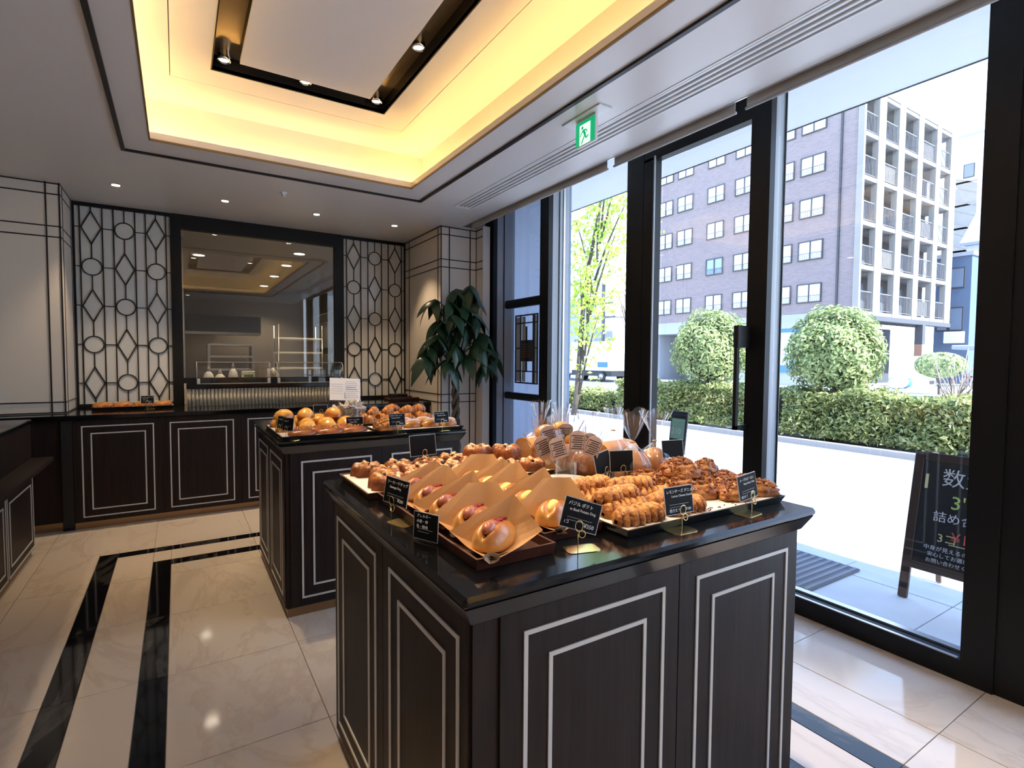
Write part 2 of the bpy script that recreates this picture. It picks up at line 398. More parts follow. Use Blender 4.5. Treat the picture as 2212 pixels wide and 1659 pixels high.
# black mouldings on the panels
t = .009
def ml(*b): block('moulding', MT['line'], b, parent=wb)
for z in (2.592, 2.513, 2.276, 2.196, .952, .872):
    ml(XL, -.725, 5.25-.004, 5.25, z-t/2, z+t/2)
    ml(-.73, -.726, 5.254, YB, z-t/3, z+t/3)
for x in (-.812, -.733): ml(x-t/2, x+t/2, 5.25-.006, 5.25, .872, ZC)
for y in (5.33, 5.70): ml(-.73, -.7265, y-.003, y+.003, .872, ZC)
for z in (2.594, 2.520, 2.280, 2.204, .952, .872):
    ml(2.185, 2.58, 4.80-.004, 4.80, z-t/2, z+t/2)
    ml(2.19-.004, 2.19, 4.80, YB, z-t/2, z+t/2)
    ml(2.576, 2.58, 4.66, 4.80, z-t/2, z+t/2) if z > 2 else None
for x in (2.194, 2.282, 2.511): ml(x-t/2, x+t/2, 4.80-.006, 4.80, 0, ZC)
for y in (4.862, 5.63): ml(2.19-.004, 2.19, y-t/2, y+t/2, .10, ZC)
struct(block('wall_right_pier', MT['wall'], (2.58,2.66,4.655,4.80,0,ZC+.02)), 'narrow cream pier beside the window')
ml(2.577, 2.58, 4.79, 4.796, 0, ZC)

# ------------------------------------------------------------------ window wall
ZH = 2.88
def win(n, lab): return struct(empty('window_%d' % n), lab)
w1 = win(1, 'narrow grey window bay with dark transoms beside the column')
w2 = win(2, 'tall window bay with a young tree outside')
w3 = win(3, 'wide full-height window bay with a low black sill')
w4 = win(4, 'window bay cut by the right picture edge')
door = struct(empty('door_1'), 'black framed glass door with long pull handle')
def post(par, y0, y1, depth, name='mullion', x0=XW, lab=None):
    """room face black, the reveal behind it greyed for the daylight on it"""
    block(name, MT['frame'], (x0, x0+.045, y0, y1, 0, ZH), parent=par)
    block('reveal', MT['reveal'], (x0+.045, depth, y0+.002, y1-.002, 0, ZH), parent=par)
post(w1, 4.62, 4.80, 2.94)
block('mullion_bead', MT['frame'], (2.80,2.806,4.612,4.62,0,ZH), parent=w1)
def _frost():
    m = bpy.data.materials.new('frosted_blue_glass'); m.use_nodes = True; nt = m.node_tree; nt.nodes.clear()
    out = nt.nodes.new('ShaderNodeOutputMaterial'); d = nt.nodes.new('ShaderNodeBsdfDiffuse'); t = nt.nodes.new('ShaderNodeBsdfTranslucent'); x = nt.nodes.new('ShaderNodeMixShader')
    d.inputs[0].default_value = (.34,.39,.48,1); t.inputs[0].default_value = (.30,.345,.45,1); x.inputs[0].default_value = .45
    nt.links.new(d.outputs[0], x.inputs[1]); nt.links.new(t.outputs[0], x.inputs[2]); nt.links.new(x.outputs[0], out.inputs[0]); return m
MT['frost'] = _frost()
MB().add([(2.93,3.70,0),(2.93,4.66,0),(2.93,4.66,ZH),(2.93,3.70,ZH)], [(0,1,2,3)]).build('frosted_pane', MT['frost'], w1)
post(w1, 3.69, 3.815, 2.90)
for yy in (3.682,): block('mullion_bead', MT['frame'], (2.79,2.796,yy,3.69,0,ZH), parent=w1); block('mullion_bead', MT['alu'], (2.835,2.850,yy,3.69,0,ZH), parent=w1)
for z0, z1 in ((1.812,1.892),(.908,.975)):
    MB().bbox(2.80,2.87,3.815,4.60,z0,z1,.012).build('transom', MT['frame'], w1)
MB().box(2.895,2.899,3.815,4.62,0,ZH).build('pane', MT['glass'], w1)
# window 2 between the mullions
post(w2, 2.61, 2.763, 2.735)
MB().box(2.775,2.781,2.763,3.69,.10,ZH).build('pane', MT['glass'], w2)
block('bottom_rail', MT['frame'], (XW,2.80,2.763,3.69,0,.10), parent=w2)
# door between: stiles, head, rail, pane, handle
block('door_stile', MT['frame'], (XW,2.735,2.503,2.606,0,2.64), parent=door)
block('door_stile', MT['reveal'], (2.66,2.672,2.495,2.503,0,2.64), parent=door)
post(door, 1.70, 1.815, 2.83, 'door_stile')
block('door_bead', MT['frame'], (2.806,2.812,1.692,1.70,0,ZH), parent=door)
block('door_head', MT['frame'], (XW,2.74,1.815,2.606,2.625,ZH), parent=door)
block('bottom_rail', MT['frame'], (XW,2.74,1.815,2.503,0,.11), parent=door)
MB().box(2.745,2.751,1.815,2.503,.11,2.66).build('pane', MT['glass'], door)
hd = MB()
hd.bbox(2.562,XW,1.782,1.812,1.375,1.495,.003)
hd.bbox(2.562,2.588,1.786,1.808,.925,1.38,.003); hd.bbox(2.562,XW,1.786,1.808,.925,.950,.003)
hd.build('door_handle', MT['black'], door)
block('white_bar', MT['white'], (2.70,2.76,2.30,2.503,2.63,2.655), parent=door)  # plain white bar set in the door head
# window 3
block('mullion', MT['frame'], (XW,XW+.05,.705,.81,0,ZH), (XW+.02,2.83,.70,.765,0,ZH), (XW+.01,XW+.06,.62,.705,0,ZH), parent=w3)
block('reveal', MT['frame'], (XW+.05,2.80,.765,.806,0,ZH), parent=w3)
block('bottom_rail', MT['frame'], (XW,2.81,.81,1.70,0,.088), parent=w3)
block('rail_line', MT['alu'], (2.685,2.70,.82,1.69,.088,.093), parent=w3)
block('rail_bead', MT['alu'], (2.752,2.79,.81,1.70,.088,.098), parent=w3)
MB().box(2.745,2.751,.806,1.692,.088,ZH).build('pane', MT['glass'], w3)
# window 4 towards the viewer
block('mullion', MT['frame'], (XW+.01,2.83,.55,.62,0,ZH), (XW,2.83,-.75,-.62,0,ZH), (XW,2.83,-2.2,-2.05,0,ZH), parent=w4)
block('bottom_rail', MT['frame'], (XW,2.81,-2.05,.55,0,.088), parent=w4)
block('rail_bead', MT['alu'], (2.752,2.79,-2.05,.55,.088,.098), parent=w4)
MB().box(2.745,2.751,-2.05,.55,.088,ZH).build('pane', MT['glass'], w4)
struct(block('trim_2', MT['frame'], (2.62,2.90,YR,4.80,ZH,ZH+.12)), 'black head frame over the windows')
# decorative plaque window on the jamb panel
gr = thing('leaded_plaque', 'black leaded grille with a brown plaque on the grey jamb', 'sign', (2.930,0,0))
gx0, gx1 = -.008, .0
y0, y1, z0, z1 = 4.185, 4.590, 1.063, 1.750
MT['leadglass'] = mat('lead_glass', (.62,.66,.66), .1)
def gb(a,b,c,d,n='grille_bar',mm='frame',dx=0): return block(n, MT[mm], (gx0-dx,gx1,a,b,c,d), parent=gr)
for z in (z0,z1-.014): gb(y0,y1,z,z+.014)
for z in (1.18,1.66): gb(y0,y1,z,z+.012)
for y in (y0+.055,y0,y1-.014,y1-.11): gb(y,y+(.034 if y==y0+.055 else .014),z0,z1)
gb(y0+.19,y0+.21,z0+.12,z1-.12)
for z in (1.41,): gb(y0,y1,z,z+.012)
gb(y0+.09,y1-.10,1.285,1.495,'plaque','plaqueb',.004) if 'plaqueb' in MT else None
MT['plaqueb'] = mat('plaque_brown', (.05,.025,.012), .35)
gb(y0+.075,y1-.10,1.285,1.495,'plaque','plaqueb',.004)
MT['plt'] = mat('plaque_text', (.34,.15,.04), .4)
for k in range(6): gb(y0+.13+.012*(k%2),y1-.15,1.33+.024*k,1.336+.024*k,'plaque_line','plt',.0055)
for (a,b) in ((y1-.105,y1-.02),(y0+.005,y0+.05),(y0+.22,y0+.28)): block('lit_pane', MT['leadglass'], (-.004,-.001,a,b,z0+.02,z1-.02), parent=gr)
# roller blinds
MT['blindbar'] = mat('blind_bar', (.58,.57,.56), .45)
def blind(y0, y1, lab):
    t = thing('roller_blind', lab, 'blind', (2.425,0,0), group='rolled up blinds above the windows')
    MB().box(-.0015,.0015,y0,y1,2.57,ZC+.20).build('fabric', MT['blind'], t)
    a = MB().tube([(0,y0-.006,2.562),(0,y1+.006,2.562)], .0075, 10); a.build('bottom_bar', MT['blindbar'], t, True)
    b = MB().tube([(0,y0,ZC+.22),(0,y1,ZC+.22)], .03, 12); b.build('roller', MT['white'], t, True)
blind(-.9, 1.672, 'grey roller blind nearest the viewer above the wide window')
blind(1.738, 2.62, 'grey roller blind above the glass door')
blind(2.69, 4.60, 'grey roller blind farthest away above the tree window')
# ------------------------------------------------------------------ ceiling lights
MT['lamp'] = emis('lamp_glow', (1.0,.86,.66), 14.0)
MT['chrome'] = mat('chrome', (.8,.8,.8), .12, metal=1.0)
def spot(name, loc, energy, size=70, col=(1.0,.74,.46), blend=.6, par=None, aim=None, r=.03):
    ld = bpy.data.lights.new(name, 'SPOT'); ld.energy = energy; ld.spot_size = radians(size); ld.spot_blend = blend; ld.color = col; ld.shadow_soft_size = r
    o = bpy.data.objects.new(name, ld); COL.objects.link(o); o.location = loc
    if aim is not None:
        d = Vector(aim)-Vector(loc); o.rotation_euler = d.to_track_quat('-Z','Y').to_euler()
    if par: o.parent = par
    return o
DL = []
def downlight(x, y, lab, en=38, z=ZC, rr=.028, group='small ceiling downlights', aim=None, size=80, glow='lamp'):
    t = thing('downlight', lab, 'light', (x,y,z), group=group)
    MB().lathe([(rr*1.25,-.003),(rr*1.25,.0),(rr,.0),(rr*.82,-.0025)], 20, cap=False).build('rim', MT['chrome'], t, True)
    MB().lathe([(rr*.95,-.0012),(.0005,-.0006)], 18, cap=False).build('lens', MT[glow], t, True)
    spot('downlight_lamp', (0,0,-.02), en, size, par=t, aim=aim)
for k, w in enumerate(('leftmost, above the lattice panel','second from the left','third from the left','rightmost, near the potted tree')):
    downlight(-.374+.73*k, 5.06, 'round chrome downlight over the back counter, '+w, 44)
# unseen lamps added to light the left and rear, built as ceiling parts
def unseen_lamp(x, y, z, en, size, aim, col=(1.0,.74,.46)):
    o = MB().lathe([(.035,-.003),(.035,.0),(.028,.0),(.02,-.002),(.0005,-.0015)], 18, cap=False).build('unseen_downlight', MT['lamp'], ceil, True, (x,y,z))
    spot('downlight_lamp', (x,y,z-.02), en, size, col=col, aim=aim)
for (x, y) in ((-1.6,3.4),(-1.6,1.6),(-1.6,-.4),(.2,-1.5)): unseen_lamp(x, y, ZC, 26, 80, (x,y,0))
# adjustable spots hanging in the black channel
MT['lampw'] = emis('spot_glow', (1.0,.85,.66), 5.0)
def chan_spot(x, y, aim, lab, en):
    t = thing('channel_spotlight', lab, 'light', (x,y,ZC2+.085), group='spotlights in the black ceiling channel')
    MB().lathe([(.030,0),(.033,-.03),(.036,-.055),(.030,-.058),(.024,-.045)], 20, cap=False).build('housing', MT['chrome'], t, True)
    MB().lathe([(.027,-.05),(.0005,-.046)], 18, cap=False).build('lens', MT['lampw'], t, True)
    spot('spotlight_lamp', (0,0,-.065), en, 46, par=t, aim=Vector(aim)-Vector((x,y,ZC2+.02)), col=(1.0,.76,.48))
I1, I2 = (.95,1.25,.9), (.9,3.2,.9)
chan_spot(.245,3.385, (.7,3.15,.9), 'round spotlight at the far left corner of the channel', 75)
chan_spot(.67,3.385, (1.15,3.2,.9), 'round spotlight in the middle of the far channel', 75)
chan_spot(1.10,3.385, (1.25,1.25,.9), 'round spotlight at the far right corner of the channel', 130)
chan_spot(1.10,2.69, (1.15,1.10,.9), 'round spotlight on the right side of the channel', 130)
chan_spot(.252,2.69, (.62,1.15,.9), 'round spotlight on the left side of the channel at the top edge', 130)
unseen_lamp(.252, 1.2, ZC2+.05, 60, 46, (.75,1.05,.9)); unseen_lamp(1.10, 1.2, ZC2+.05, 60, 46, (1.2,1.0,.9))  # two more unseen lamps, aimed at the near island
sp = thing('sprinkler', 'tiny white sprinkler cap in the ceiling before the back counter', 'sprinkler', (.726,4.549,ZC))
MB().lathe([(.03,0),(.03,-.004),(.012,-.008),(.012,-.022),(.018,-.024),(.018,-.027)], 16).build('cap', MT['white'], sp, True)

# exit sign hanging from a ceiling plate
ex = thing('exit_sign', 'green running man exit sign hanging from the ceiling', 'sign', (1.87,2.245,ZC))
MB().bbox(-.045,.045,-.155,.155,-.008,0,.003).build('ceiling_plate', MT['white'], ex)
MB().bbox(-.010,.010,-.085,.075,-.15,-.008,.003).build('sign_box', MT['white'], ex)
MT['exitg'] = mat('exit_green', (.0,.30,.12), .4, emit=(.0,.42,.17), estr=.75)
MT['exitw'] = mat('exit_white', (.75,.95,.88), .4, emit=(.8,1,.93), estr=.7)
MB().box(-.0112,-.0100,-.083,.073,-.146,-.022).build('green_field', MT['exitg'], ex)
MB().box(-.0122,-.0112,-.048,.040,-.146,-.040).build('doorway', MT['exitw'], ex)
mm = MB()
def seg(a, b, w):   # strokes in the sign plane (y to the left, z up)
    (ya,za),(yb,zb) = a,b; d = Vector((yb-ya,zb-za)); n = Vector((-d.y,d.x)).normalized()*w/2
    q = [(ya+n.x,za+n.y),(yb+n.x,zb+n.y),(yb-n.x,zb-n.y),(ya-n.x,za-n.y)]
    mm.add([(-.0132,y,z) for y,z in q]+[(-.0122,y,z) for y,z in q], [(0,1,2,3),(7,6,5,4),(0,4,5,1),(1,5,6,2),(2,6,7,3),(3,7,4,0)])
c0 = (.015,-.058)
mm.add([(-.0132,c0[0]+.0085*cos(2*pi*k/12),c0[1]+.0085*sin(2*pi*k/12)) for k in range(12)], [tuple(range(12))])
for a,b,w in [((.008,-.070),(-.008,-.098),.015),((.008,-.072),(.024,-.084),.007),((.024,-.084),(.034,-.100),.006),((.002,-.072),(-.016,-.074),.006),((-.016,-.074),(-.024,-.088),.006),((-.008,-.098),(-.014,-.118),.009),((-.014,-.118),(-.034,-.108),.007),((-.006,-.098),(.010,-.120),.008),((.010,-.120),(.022,-.140),.007)]: seg(a,b,w)
mm.build('running_figure', MT['exitg'], ex)

# ------------------------------------------------------------------ cabinets with double white lines
def line_frame(parent, u0, u1, z0, z1, fn, w=.009, d=.003, name='outer_line'):
    """rectangular raised line on a vertical face; fn maps (u,z,off) to xyz"""
    m = MB()
    for (a,b,c,e) in ((u0,u1,z1-w,z1),(u0,u1,z0,z0+w),(u0,u0+w,z0+w,z1-w),(u1-w,u1,z0+w,z1-w)):
        v = [fn(a,c,0),fn(b,c,0),fn(b,e,0),fn(a,e,0),fn(a,c,d),fn(b,c,d),fn(b,e,d),fn(a,e,d)]
        m.add(v, [(0,3,2,1),(4,5,6,7),(0,1,5,4),(1,2,6,5),(2,3,7,6),(3,0,4,7)])
    return m.build(name, MT['inlay'], parent)
def door_panel(parent, u0, u1, z0, z1, fn, lines, name='door', th=.006):
    """flat door leaf slightly proud of the carcass with two white line frames as its sub-parts"""
    m = MB()
    v = [fn(u0,z0,0),fn(u1,z0,0),fn(u1,z1,0),fn(u0,z1,0),fn(u0,z0,th),fn(u1,z0,th),fn(u1,z1,th),fn(u0,z1,th)]
    m.add(v, [(0,3,2,1),(4,5,6,7),(0,1,5,4),(1,2,6,5),(2,3,7,6),(3,0,4,7)])
    o = m.build(name, MT['wenge'], parent)
    f2 = lambda u,z,d: fn(u,z,th+d)
    (a,b,c,e) = lines[0]; line_frame(o, a,b,c,e, f2, name='outer_line')
    (a,b,c,e) = lines[1]; line_frame(o, a,b,c,e, f2, name='inner_line')
    return o
def island(name, lab, x0, x1, y0, y1, front, left, zt=.89, right_=True):
    t = thing(name, lab, 'counter', (x0,y0,0))
    W, D = x1-x0, y1-y0
    MB().box(0,W,0,D,.045,zt-.058).build('body', MT['wenge'], t)
    MB().box(.004,W-.004,.004,D-.004,0,.045).build('toe_kick', MT['bronze'], t)
    # crown: slanting cornice under the stone
    o0, o1 = .008, .030
    zb, zm = zt-.062, zt-.022
    v = [(-o0,-o0,zb),(W+o0,-o0,zb),(W+o0,D+o0,zb),(-o0,D+o0,zb),(-o1,-o1,zm),(W+o1,-o1,zm),(W+o1,D+o1,zm),(-o1,D+o1,zm)]
    MB().add(v, [(0,3,2,1),(4,5,6,7),(0,1,5,4),(1,2,6,5),(2,3,7,6),(3,0,4,7)]).build('cornice', MT['crown'], t)
    MB().bbox(-.035,W+.035,-.035,D+.035,zm,zt,.007).build('worktop', MT['slab'], t)
    zd0, zd1 = .048, zt-.064
    ff = lambda u,z,d: (u-x0, -d, z)
    for u0,u1,(oa,ob),(ia,ib) in front: door_panel(t,u0,u1,zd0,zd1,ff,[(oa,ob,.088,.786),(ia,ib,.146,.728)])
    fl = lambda u,z,d: (-d, u-y0, z)
    def fl(u,z,d): return (-d, u-y0, z)
    for u0,u1,(oa,ob),(ia,ib) in left: door_panel(t,u0,u1,zd0,zd1,fl,[(oa,ob,.088,.786),(ia,ib,.146,.728)], name='side_panel')
    def fr(u,z,d): return (W+d, u-y0, z)
    for u0,u1,(oa,ob),(ia,ib) in left: door_panel(t,u0,u1,zd0,zd1,fr,[(oa,ob,.088,.786),(ia,ib,.146,.728)], name='side_panel')
    return t
isl1 = island('island_counter', 'dark wood island counter nearest the viewer with white line panels and black stone top', .44, 1.478, .825, 1.80,
    [(.495,.980,(.546,.932),(.605,.873)),(.983,1.470,(1.041,1.422),(1.100,1.361))],
    [(.833,1.303,(.866,1.253),(.926,1.190)),(1.306,1.790,(1.357,1.757),(1.416,1.692))])
isl2 = island('island_counter', 'dark wood island counter standing between the near island and the back counter', .44, 1.392, 2.79, 3.79,
    [(.460,.924,(.511,.870),(.566,.814)),(.926,1.386,(.979,1.342),(1.034,1.287))],
    [(2.80,3.302,(2.862,3.250),(2.915,3.197)),(3.305,3.78,(3.348,3.735),(3.40,3.683))])

# back counter: cabinet units one by one and the continuous top
YF = 5.06
def unit(u0, u1, lab, oa, ob, ia, ib):
    t = thing('base_cabinet', lab, 'cabinet', ((u0+u1)/2, YF, 0), group='cabinets under the back worktop')
    c = (u0+u1)/2
    MB().box(u0-c,u1-c,0,.64,.05,.825).build('body', MT['wenge'], t)
    MB().box(u0-c,u1-c,.006,.62,0,.05).build('toe_kick', MT['bronze'], t)
    ff = lambda u,z,d: (u-c, -d, z)
    door_panel(t, u0+.0015, u1-.0015, .052, .823, ff, [(oa,ob,.086,.780),(ia,ib,.142,.725)])
us = [-.672,-.115,.448,1.011,1.574,2.137]
nm = ['leftmost base cabinet of the back counter beside the black post','second base cabinet from the left under the back worktop','third base cabinet from the left, half hidden by the far island','fourth base cabinet from the left, behind the far island','rightmost base cabinet under the back worktop, behind the far island']
for k in range(5):
    a, b = us[k], us[k+1]
    if k == 4: b = 2.185
    unit(a, b, nm[k], a+.05, b-.054 if k < 4 else b-.05, a+.105, b-.107)
pt = thing('corner_post', 'black square post at the left end of the back cabinets', 'post', (-.707,YF,0))
MB().bbox(-.035,.0345,-.004,.10,0,.825,.003).build('post_body', MT['black'], pt)
MB().bbox(-.036,.0345,-.007,.10,.0,.02,.002).build('post_foot', MT['black'], pt)
lp = thing('base_cabinet', 'plain dark cabinet panel left of the black post', 'cabinet', (-1.7,5.09,0), group='cabinets under the back worktop')
MB().box(-.9,.957,0,.14,.06,.825).build('body', MT['wenge'], lp); MB().box(-.9,.957,.004,.14,0,.06).build('toe_kick', MT['bronze'], lp)
bt = thing('back_worktop', 'long black stone worktop along the back wall', 'worktop', (0,0,.826))
m = MB(); m.bbox(XL+.01,2.186,5.015,5.246,0,.039,.006); m.build('front_slab', MT['slab'], bt)
m = MB(); m.box(-.725,2.186,5.246,5.795,0,.0388); m.build('rear_slab', MT['slab'], bt)

# left counter: two tiers
lc = thing('tiered_counter', 'dark two-tier counter at the left picture edge', 'counter', (-.82,4.57,0))
MB().box(-1.2,0,-4.0,0,.045,.565).build('body', MT['wenge'], lc)
MB().box(-1.19,-.012,-3.99,-.012,0,.045).build('toe_kick', MT['bronze'], lc)
MB().bbox(-1.2,.072,-4.0,.27,.567,.60,.005).build('lower_shelf', MT['wenge'], lc)
MB().box(-1.2,-.045,-4.0,.26,.60,.835).build('upper_tier', MT['wenge'], lc)
MB().bbox(-1.2,-.040,-4.0,.28,.835,.865,.005).build('upper_top', MT['slab'], lc)
def fl2(u,z,d): return (d, u-4.57, z)
for k in range(3):
    b = 4.555-.64*k; a = b-.635
    door_panel(lc, a, b, .05, .562, fl2, [(a+.01,b-.01,.058,.53),(a+.06,b-.06,.11,.48)], name='side_panel')

# ------------------------------------------------------------------ leaded lattice panels
def lattice(xc0, lab):
    t = thing('lattice_panel', lab, 'panel', (xc0, YB, 0), group='leaded lattice panels flanking the kitchen window')
    W = .721; zb, zt = .866, 2.598
    fr = MB(); fr.box(0,.023,-.03,.0,zb,zt); fr.box(W-.025,W,-.03,0,zb,zt); fr.box(.023,W-.025,-.03,0,zt-.03,zt); fr.box(.023,W-.025,-.03,0,zb,zb+.028)
    fr.build('panel_frame', MT['frame'], t)
    MB().box(.02,W-.02,-.006,.008,zb+.02,zt-.02).build('milky_glass', MT['milk'], t)
    y = -.012; w = .0045
    cols = (.133,.362,.590)
    def vbar(x, a, b, n='lattice_bar'): MB().box(x-w,x+w,y-.006,y+.004,a,b).build(n, MT['line'], t)
    for c in cols:
        for s in (-1,1): vbar(c+s*.076, zb+.02, zt-.02)
    rows = [2.394,2.064,1.735,1.405,1.075]
    for i, c in enumerate(cols):
        prev = zt-.02
        for j, z in enumerate(rows):
            dia = (i+j) % 2 == 0
            hh = .137 if dia else .071
            MB().box(c-w*.9,c+w*.9,y-.005,y+.003,z+hh,prev).build('lattice_bar', MT['line'], t)
            prev = z-hh
            if dia:
                d = MB()
                for a, b in (((c-.068,z),(c,z+.137)),((c,z+.137),(c+.068,z)),((c+.068,z),(c,z-.137)),((c,z-.137),(c-.068,z))):
                    dv = Vector((b[0]-a[0],b[1]-a[1])); n = Vector((-dv.y,dv.x)).normalized()*w
                    q = [(a[0]+n.x,a[1]+n.y),(b[0]+n.x,b[1]+n.y),(b[0]-n.x,b[1]-n.y),(a[0]-n.x,a[1]-n.y)]
                    d.add([(px,y-.007,pz) for px,pz in q]+[(px,y+.003,pz) for px,pz in q], [(0,1,2,3),(7,6,5,4),(0,4,5,1),(1,5,6,2),(2,6,7,3),(3,7,4,0)])
                d.build('lattice_diamond', MT['line'], t)
            else:
                d = MB()
                d.tube([(c+.068*cos(2*pi*k/32), y-.002, z+.070*sin(2*pi*k/32)) for k in range(32)], .0052, 6, closed=True)
                d.build('lattice_ring', MT['line'], t, True)
        MB().box(c-w*.9,c+w*.9,y-.005,y+.003,zb+.02,prev).build('lattice_bar', MT['line'], t)
    for z in rows:
        for a, b in ((.02,cols[0]-.07),(cols[0]+.07,cols[1]-.07),(cols[1]+.07,cols[2]-.07),(cols[2]+.07,W-.02)):
            MB().box(a,b,y-.005,y+.003,z-w*.8,z+w*.8).build('lattice_bar', MT['line'], t)
lattice(-.736, 'leaded lattice panel with diamonds and rings left of the kitchen window')
lattice(1.482, 'leaded lattice panel with diamonds and rings right of the kitchen window, beside the potted tree')

# kitchen window
w5 = struct(empty('window_5'), 'large black framed inner window looking into the kitchen')
block('window_frame', MT['frame'], (-.015,KX0+.01,YB-.035,YB+.03,.866,2.60),(KX1-.01,1.482,YB-.035,YB+.03,.866,2.60),(KX0+.01,KX1-.01,YB-.035,YB+.03,KZ1,2.60),(KX0+.01,KX1-.01,YB-.035,YB+.03,KZ0-.04,KZ0+.01), parent=w5)
MB().box(KX0+.01,KX1-.01,YB-.004,YB+.004,KZ0+.01,KZ1).build('pane', MT['glass2'], w5)
block('sill_board', MT['wall'], (KX0+.01,KX1-.01,YB-.034,YB+.02,.866,KZ0-.04), parent=w5)

# display shelf with ribbed front and two acrylic covers
ds = thing('display_shelf', 'raised black display shelf with ribbed cream front on the back worktop', 'shelf', (.75,5.50,.865))
MB().bbox(-.69,.70,-.012,.245,.155,.195,.004).build('shelf_top', MT['slab'], ds)
MB().box(-.675,.685,.02,.24,0,.155).build('shelf_body', MT['wall'], ds)
MT['rib'] = mat('ribbed_cream', (.58,.50,.36), .3, spec=.5)
for k in range(46):
    x = -.67+k*(1.35/45)
    MB().tube([(x,.016,.004),(x,.016,.153)], .0135, 8).build('rib', MT['rib'], ds, True)
def cover(x0, x1, lab):
    t = thing('acrylic_cover', lab, 'cover', ((x0+x1)/2,5.62,1.060), group='clear acrylic covers on the display shelf')
    w = (x1-x0)/2
    prof = [(-.105,.0),(-.105,.125),(-.095,.165),(-.07,.188),(-.03,.197),(.09,.197)]
    m = MB()
    for i in range(len(prof)-1):
        (ya,za),(yb,zb) = prof[i],prof[i+1]
        m.add([(-w,ya,za),(w,ya,za),(w,yb,zb),(-w,yb,zb)], [(0,1,2,3)])
    m.build('curved_shell', MT['acry'], t, True)
    e = MB()
    for x in (-w,w):
        n = len(prof); e.add([(x,y,z) for y,z in prof]+[(x,.09,0)], [tuple(range(n+1))])
    e.build('end_panel', MT['acry'], t)
    b = MB()
    for x in (-w,w): b.tube([(x,y,z) for y,z in prof], .0035, 6)
    b.tube([(-w,.09,.197),(w,.09,.197)], .003, 6)
    b.tube([(-w,-.105,.003),(w,-.105,.003)], .003, 6)
    b.build('polished_edge', MT['white_edge'], t, True)
    for x in (-w+.012,w-.012): MB().bbox(x-.012,x+.012,-.112,-.09,0,.05,.004).build('foot_clip', MT['acry2'], t)
MT['white_edge'] = pane('polished_acrylic_edge', (.85,.86,.88), ior=1.6, rough=.15, haze=.25)
MT['acry2'] = pane('acrylic_block', (.85,.88,.9), ior=1.6, haze=.3)
cover(.143,.745,'clear curved acrylic cover at the left of the display shelf')
cover(.810,1.430,'clear curved acrylic cover at the right of the display shelf')

# ------------------------------------------------------------------ kitchen behind the glass
MT['kwall'] = mat('kitchen_wall', (.34,.31,.28), .5)
MT['steel'] = mat('steel', (.45,.45,.46), .28, metal=.9)
MT['kdark'] = mat('kitchen_dark', (.03,.03,.033), .4)
struct(block('wall_kitchen', MT['kwall'], (-1.4,2.8,12.6,12.7,0,2.9),(-1.5,-1.4,6.0,12.7,0,2.9),(2.8,2.9,6.0,12.7,0,2.9)), 'dim kitchen walls behind the inner window')
struct(block('floor_kitchen', MT['kwall'], (-1.4,2.8,6.0,12.6,-.1,0)), 'kitchen floor')
struct(block('ceiling_kitchen', mat('kitchen_ceiling', (.42,.40,.38), .4), (-1.4,2.8,6.0,12.6,2.75,2.8)), 'kitchen ceiling')
MT['klamp'] = emis('kitchen_lamp', (1.0,.88,.72), 9.0)
def klight(x, y, lab, en=46):
    t = thing('kitchen_downlight', lab, 'light', (x,y,2.75), group='downlights in the kitchen ceiling')
    MB().lathe([(.085,-.004),(.085,0),(.07,0)], 20, cap=False).build('rim', MT['white'], t, True)
    MB().lathe([(.07,-.003),(.0005,-.003)], 20, cap=False).build('lens', MT['klamp'], t, True)
    spot('kitchen_lamp', (0,0,-.03), en, 120, par=t, aim=(0,0,-1), r=.06)
for k, (x, y) in enumerate(((.25,6.6),(.28,8.8),(1.45,7.0),(1.46,7.9),(1.47,9.0),(1.48,10.3),(1.5,11.8))):
    klight(x, y, 'round kitchen downlight behind the inner window, %s' % ('nearest the left frame','deepest on the left','nearest on the right','second on the right','third on the right','fourth on the right','deepest on the right')[k])
kc = thing('kitchen_counter', 'steel kitchen worktable behind the inner window', 'table', (.8,7.2,0))
MB().bbox(-.95,.95,-.3,.3,.86,.90,.004).build('table_top', MT['steel'], kc)
for sx in (-.9,.9):
    for sy in (-.26,.26): MB().tube([(sx,sy,0),(sx,sy,.86)], .02, 8).build('leg', MT['steel'], kc, True)
ks = thing('kitchen_rack', 'tall dark oven cabinet at the right of the kitchen', 'cabinet', (2.15,8.0,0))
MB().bbox(-.35,.5,-.6,.6,0,1.95,.01).build('body', MT['kdark'], ks)
for z in (.5,1.0,1.45): MB().bbox(-.36,-.345,-.5,.5,z,z+.36,.003).build('oven_door', MT['steel'], ks)
sh = thing('kitchen_shelf', 'steel shelf rack with white trays at the right of the kitchen', 'shelf', (1.42,7.85,0))
for sx in (-.28,.28):
    for sy in (-.2,.2): MB().tube([(sx,sy,0),(sx,sy,1.75)], .012, 6).build('post', MT['steel'], sh, True)
for z in (.95,1.15,1.36,1.55): MB().bbox(-.29,.29,-.21,.21,z,z+.025,.004).build('tray', MT['white'], sh)
hd_ = thing('extractor_hood', 'dark extractor hood spanning the kitchen rear', 'hood', (.8,11.9,0))
MB().box(-1.3,.6,-.35,.25,1.75,2.10).build('hood_body', MT['kdark'], hd_); MB().box(-1.3,.6,-.36,-.35,1.74,1.79).build('hood_rim', MT['steel'], hd_)
pl_ = thing('steel_column', 'pale square column in the kitchen behind the left of the inner window', 'column', (.02,7.66,0))
MB().bbox(-.06,.06,-.06,.06,0,2.75,.006).build('shaft', MT['steel'], pl_); MB().box(-.07,.07,-.07,.07,0,.1).build('base', MT['kdark'], pl_)
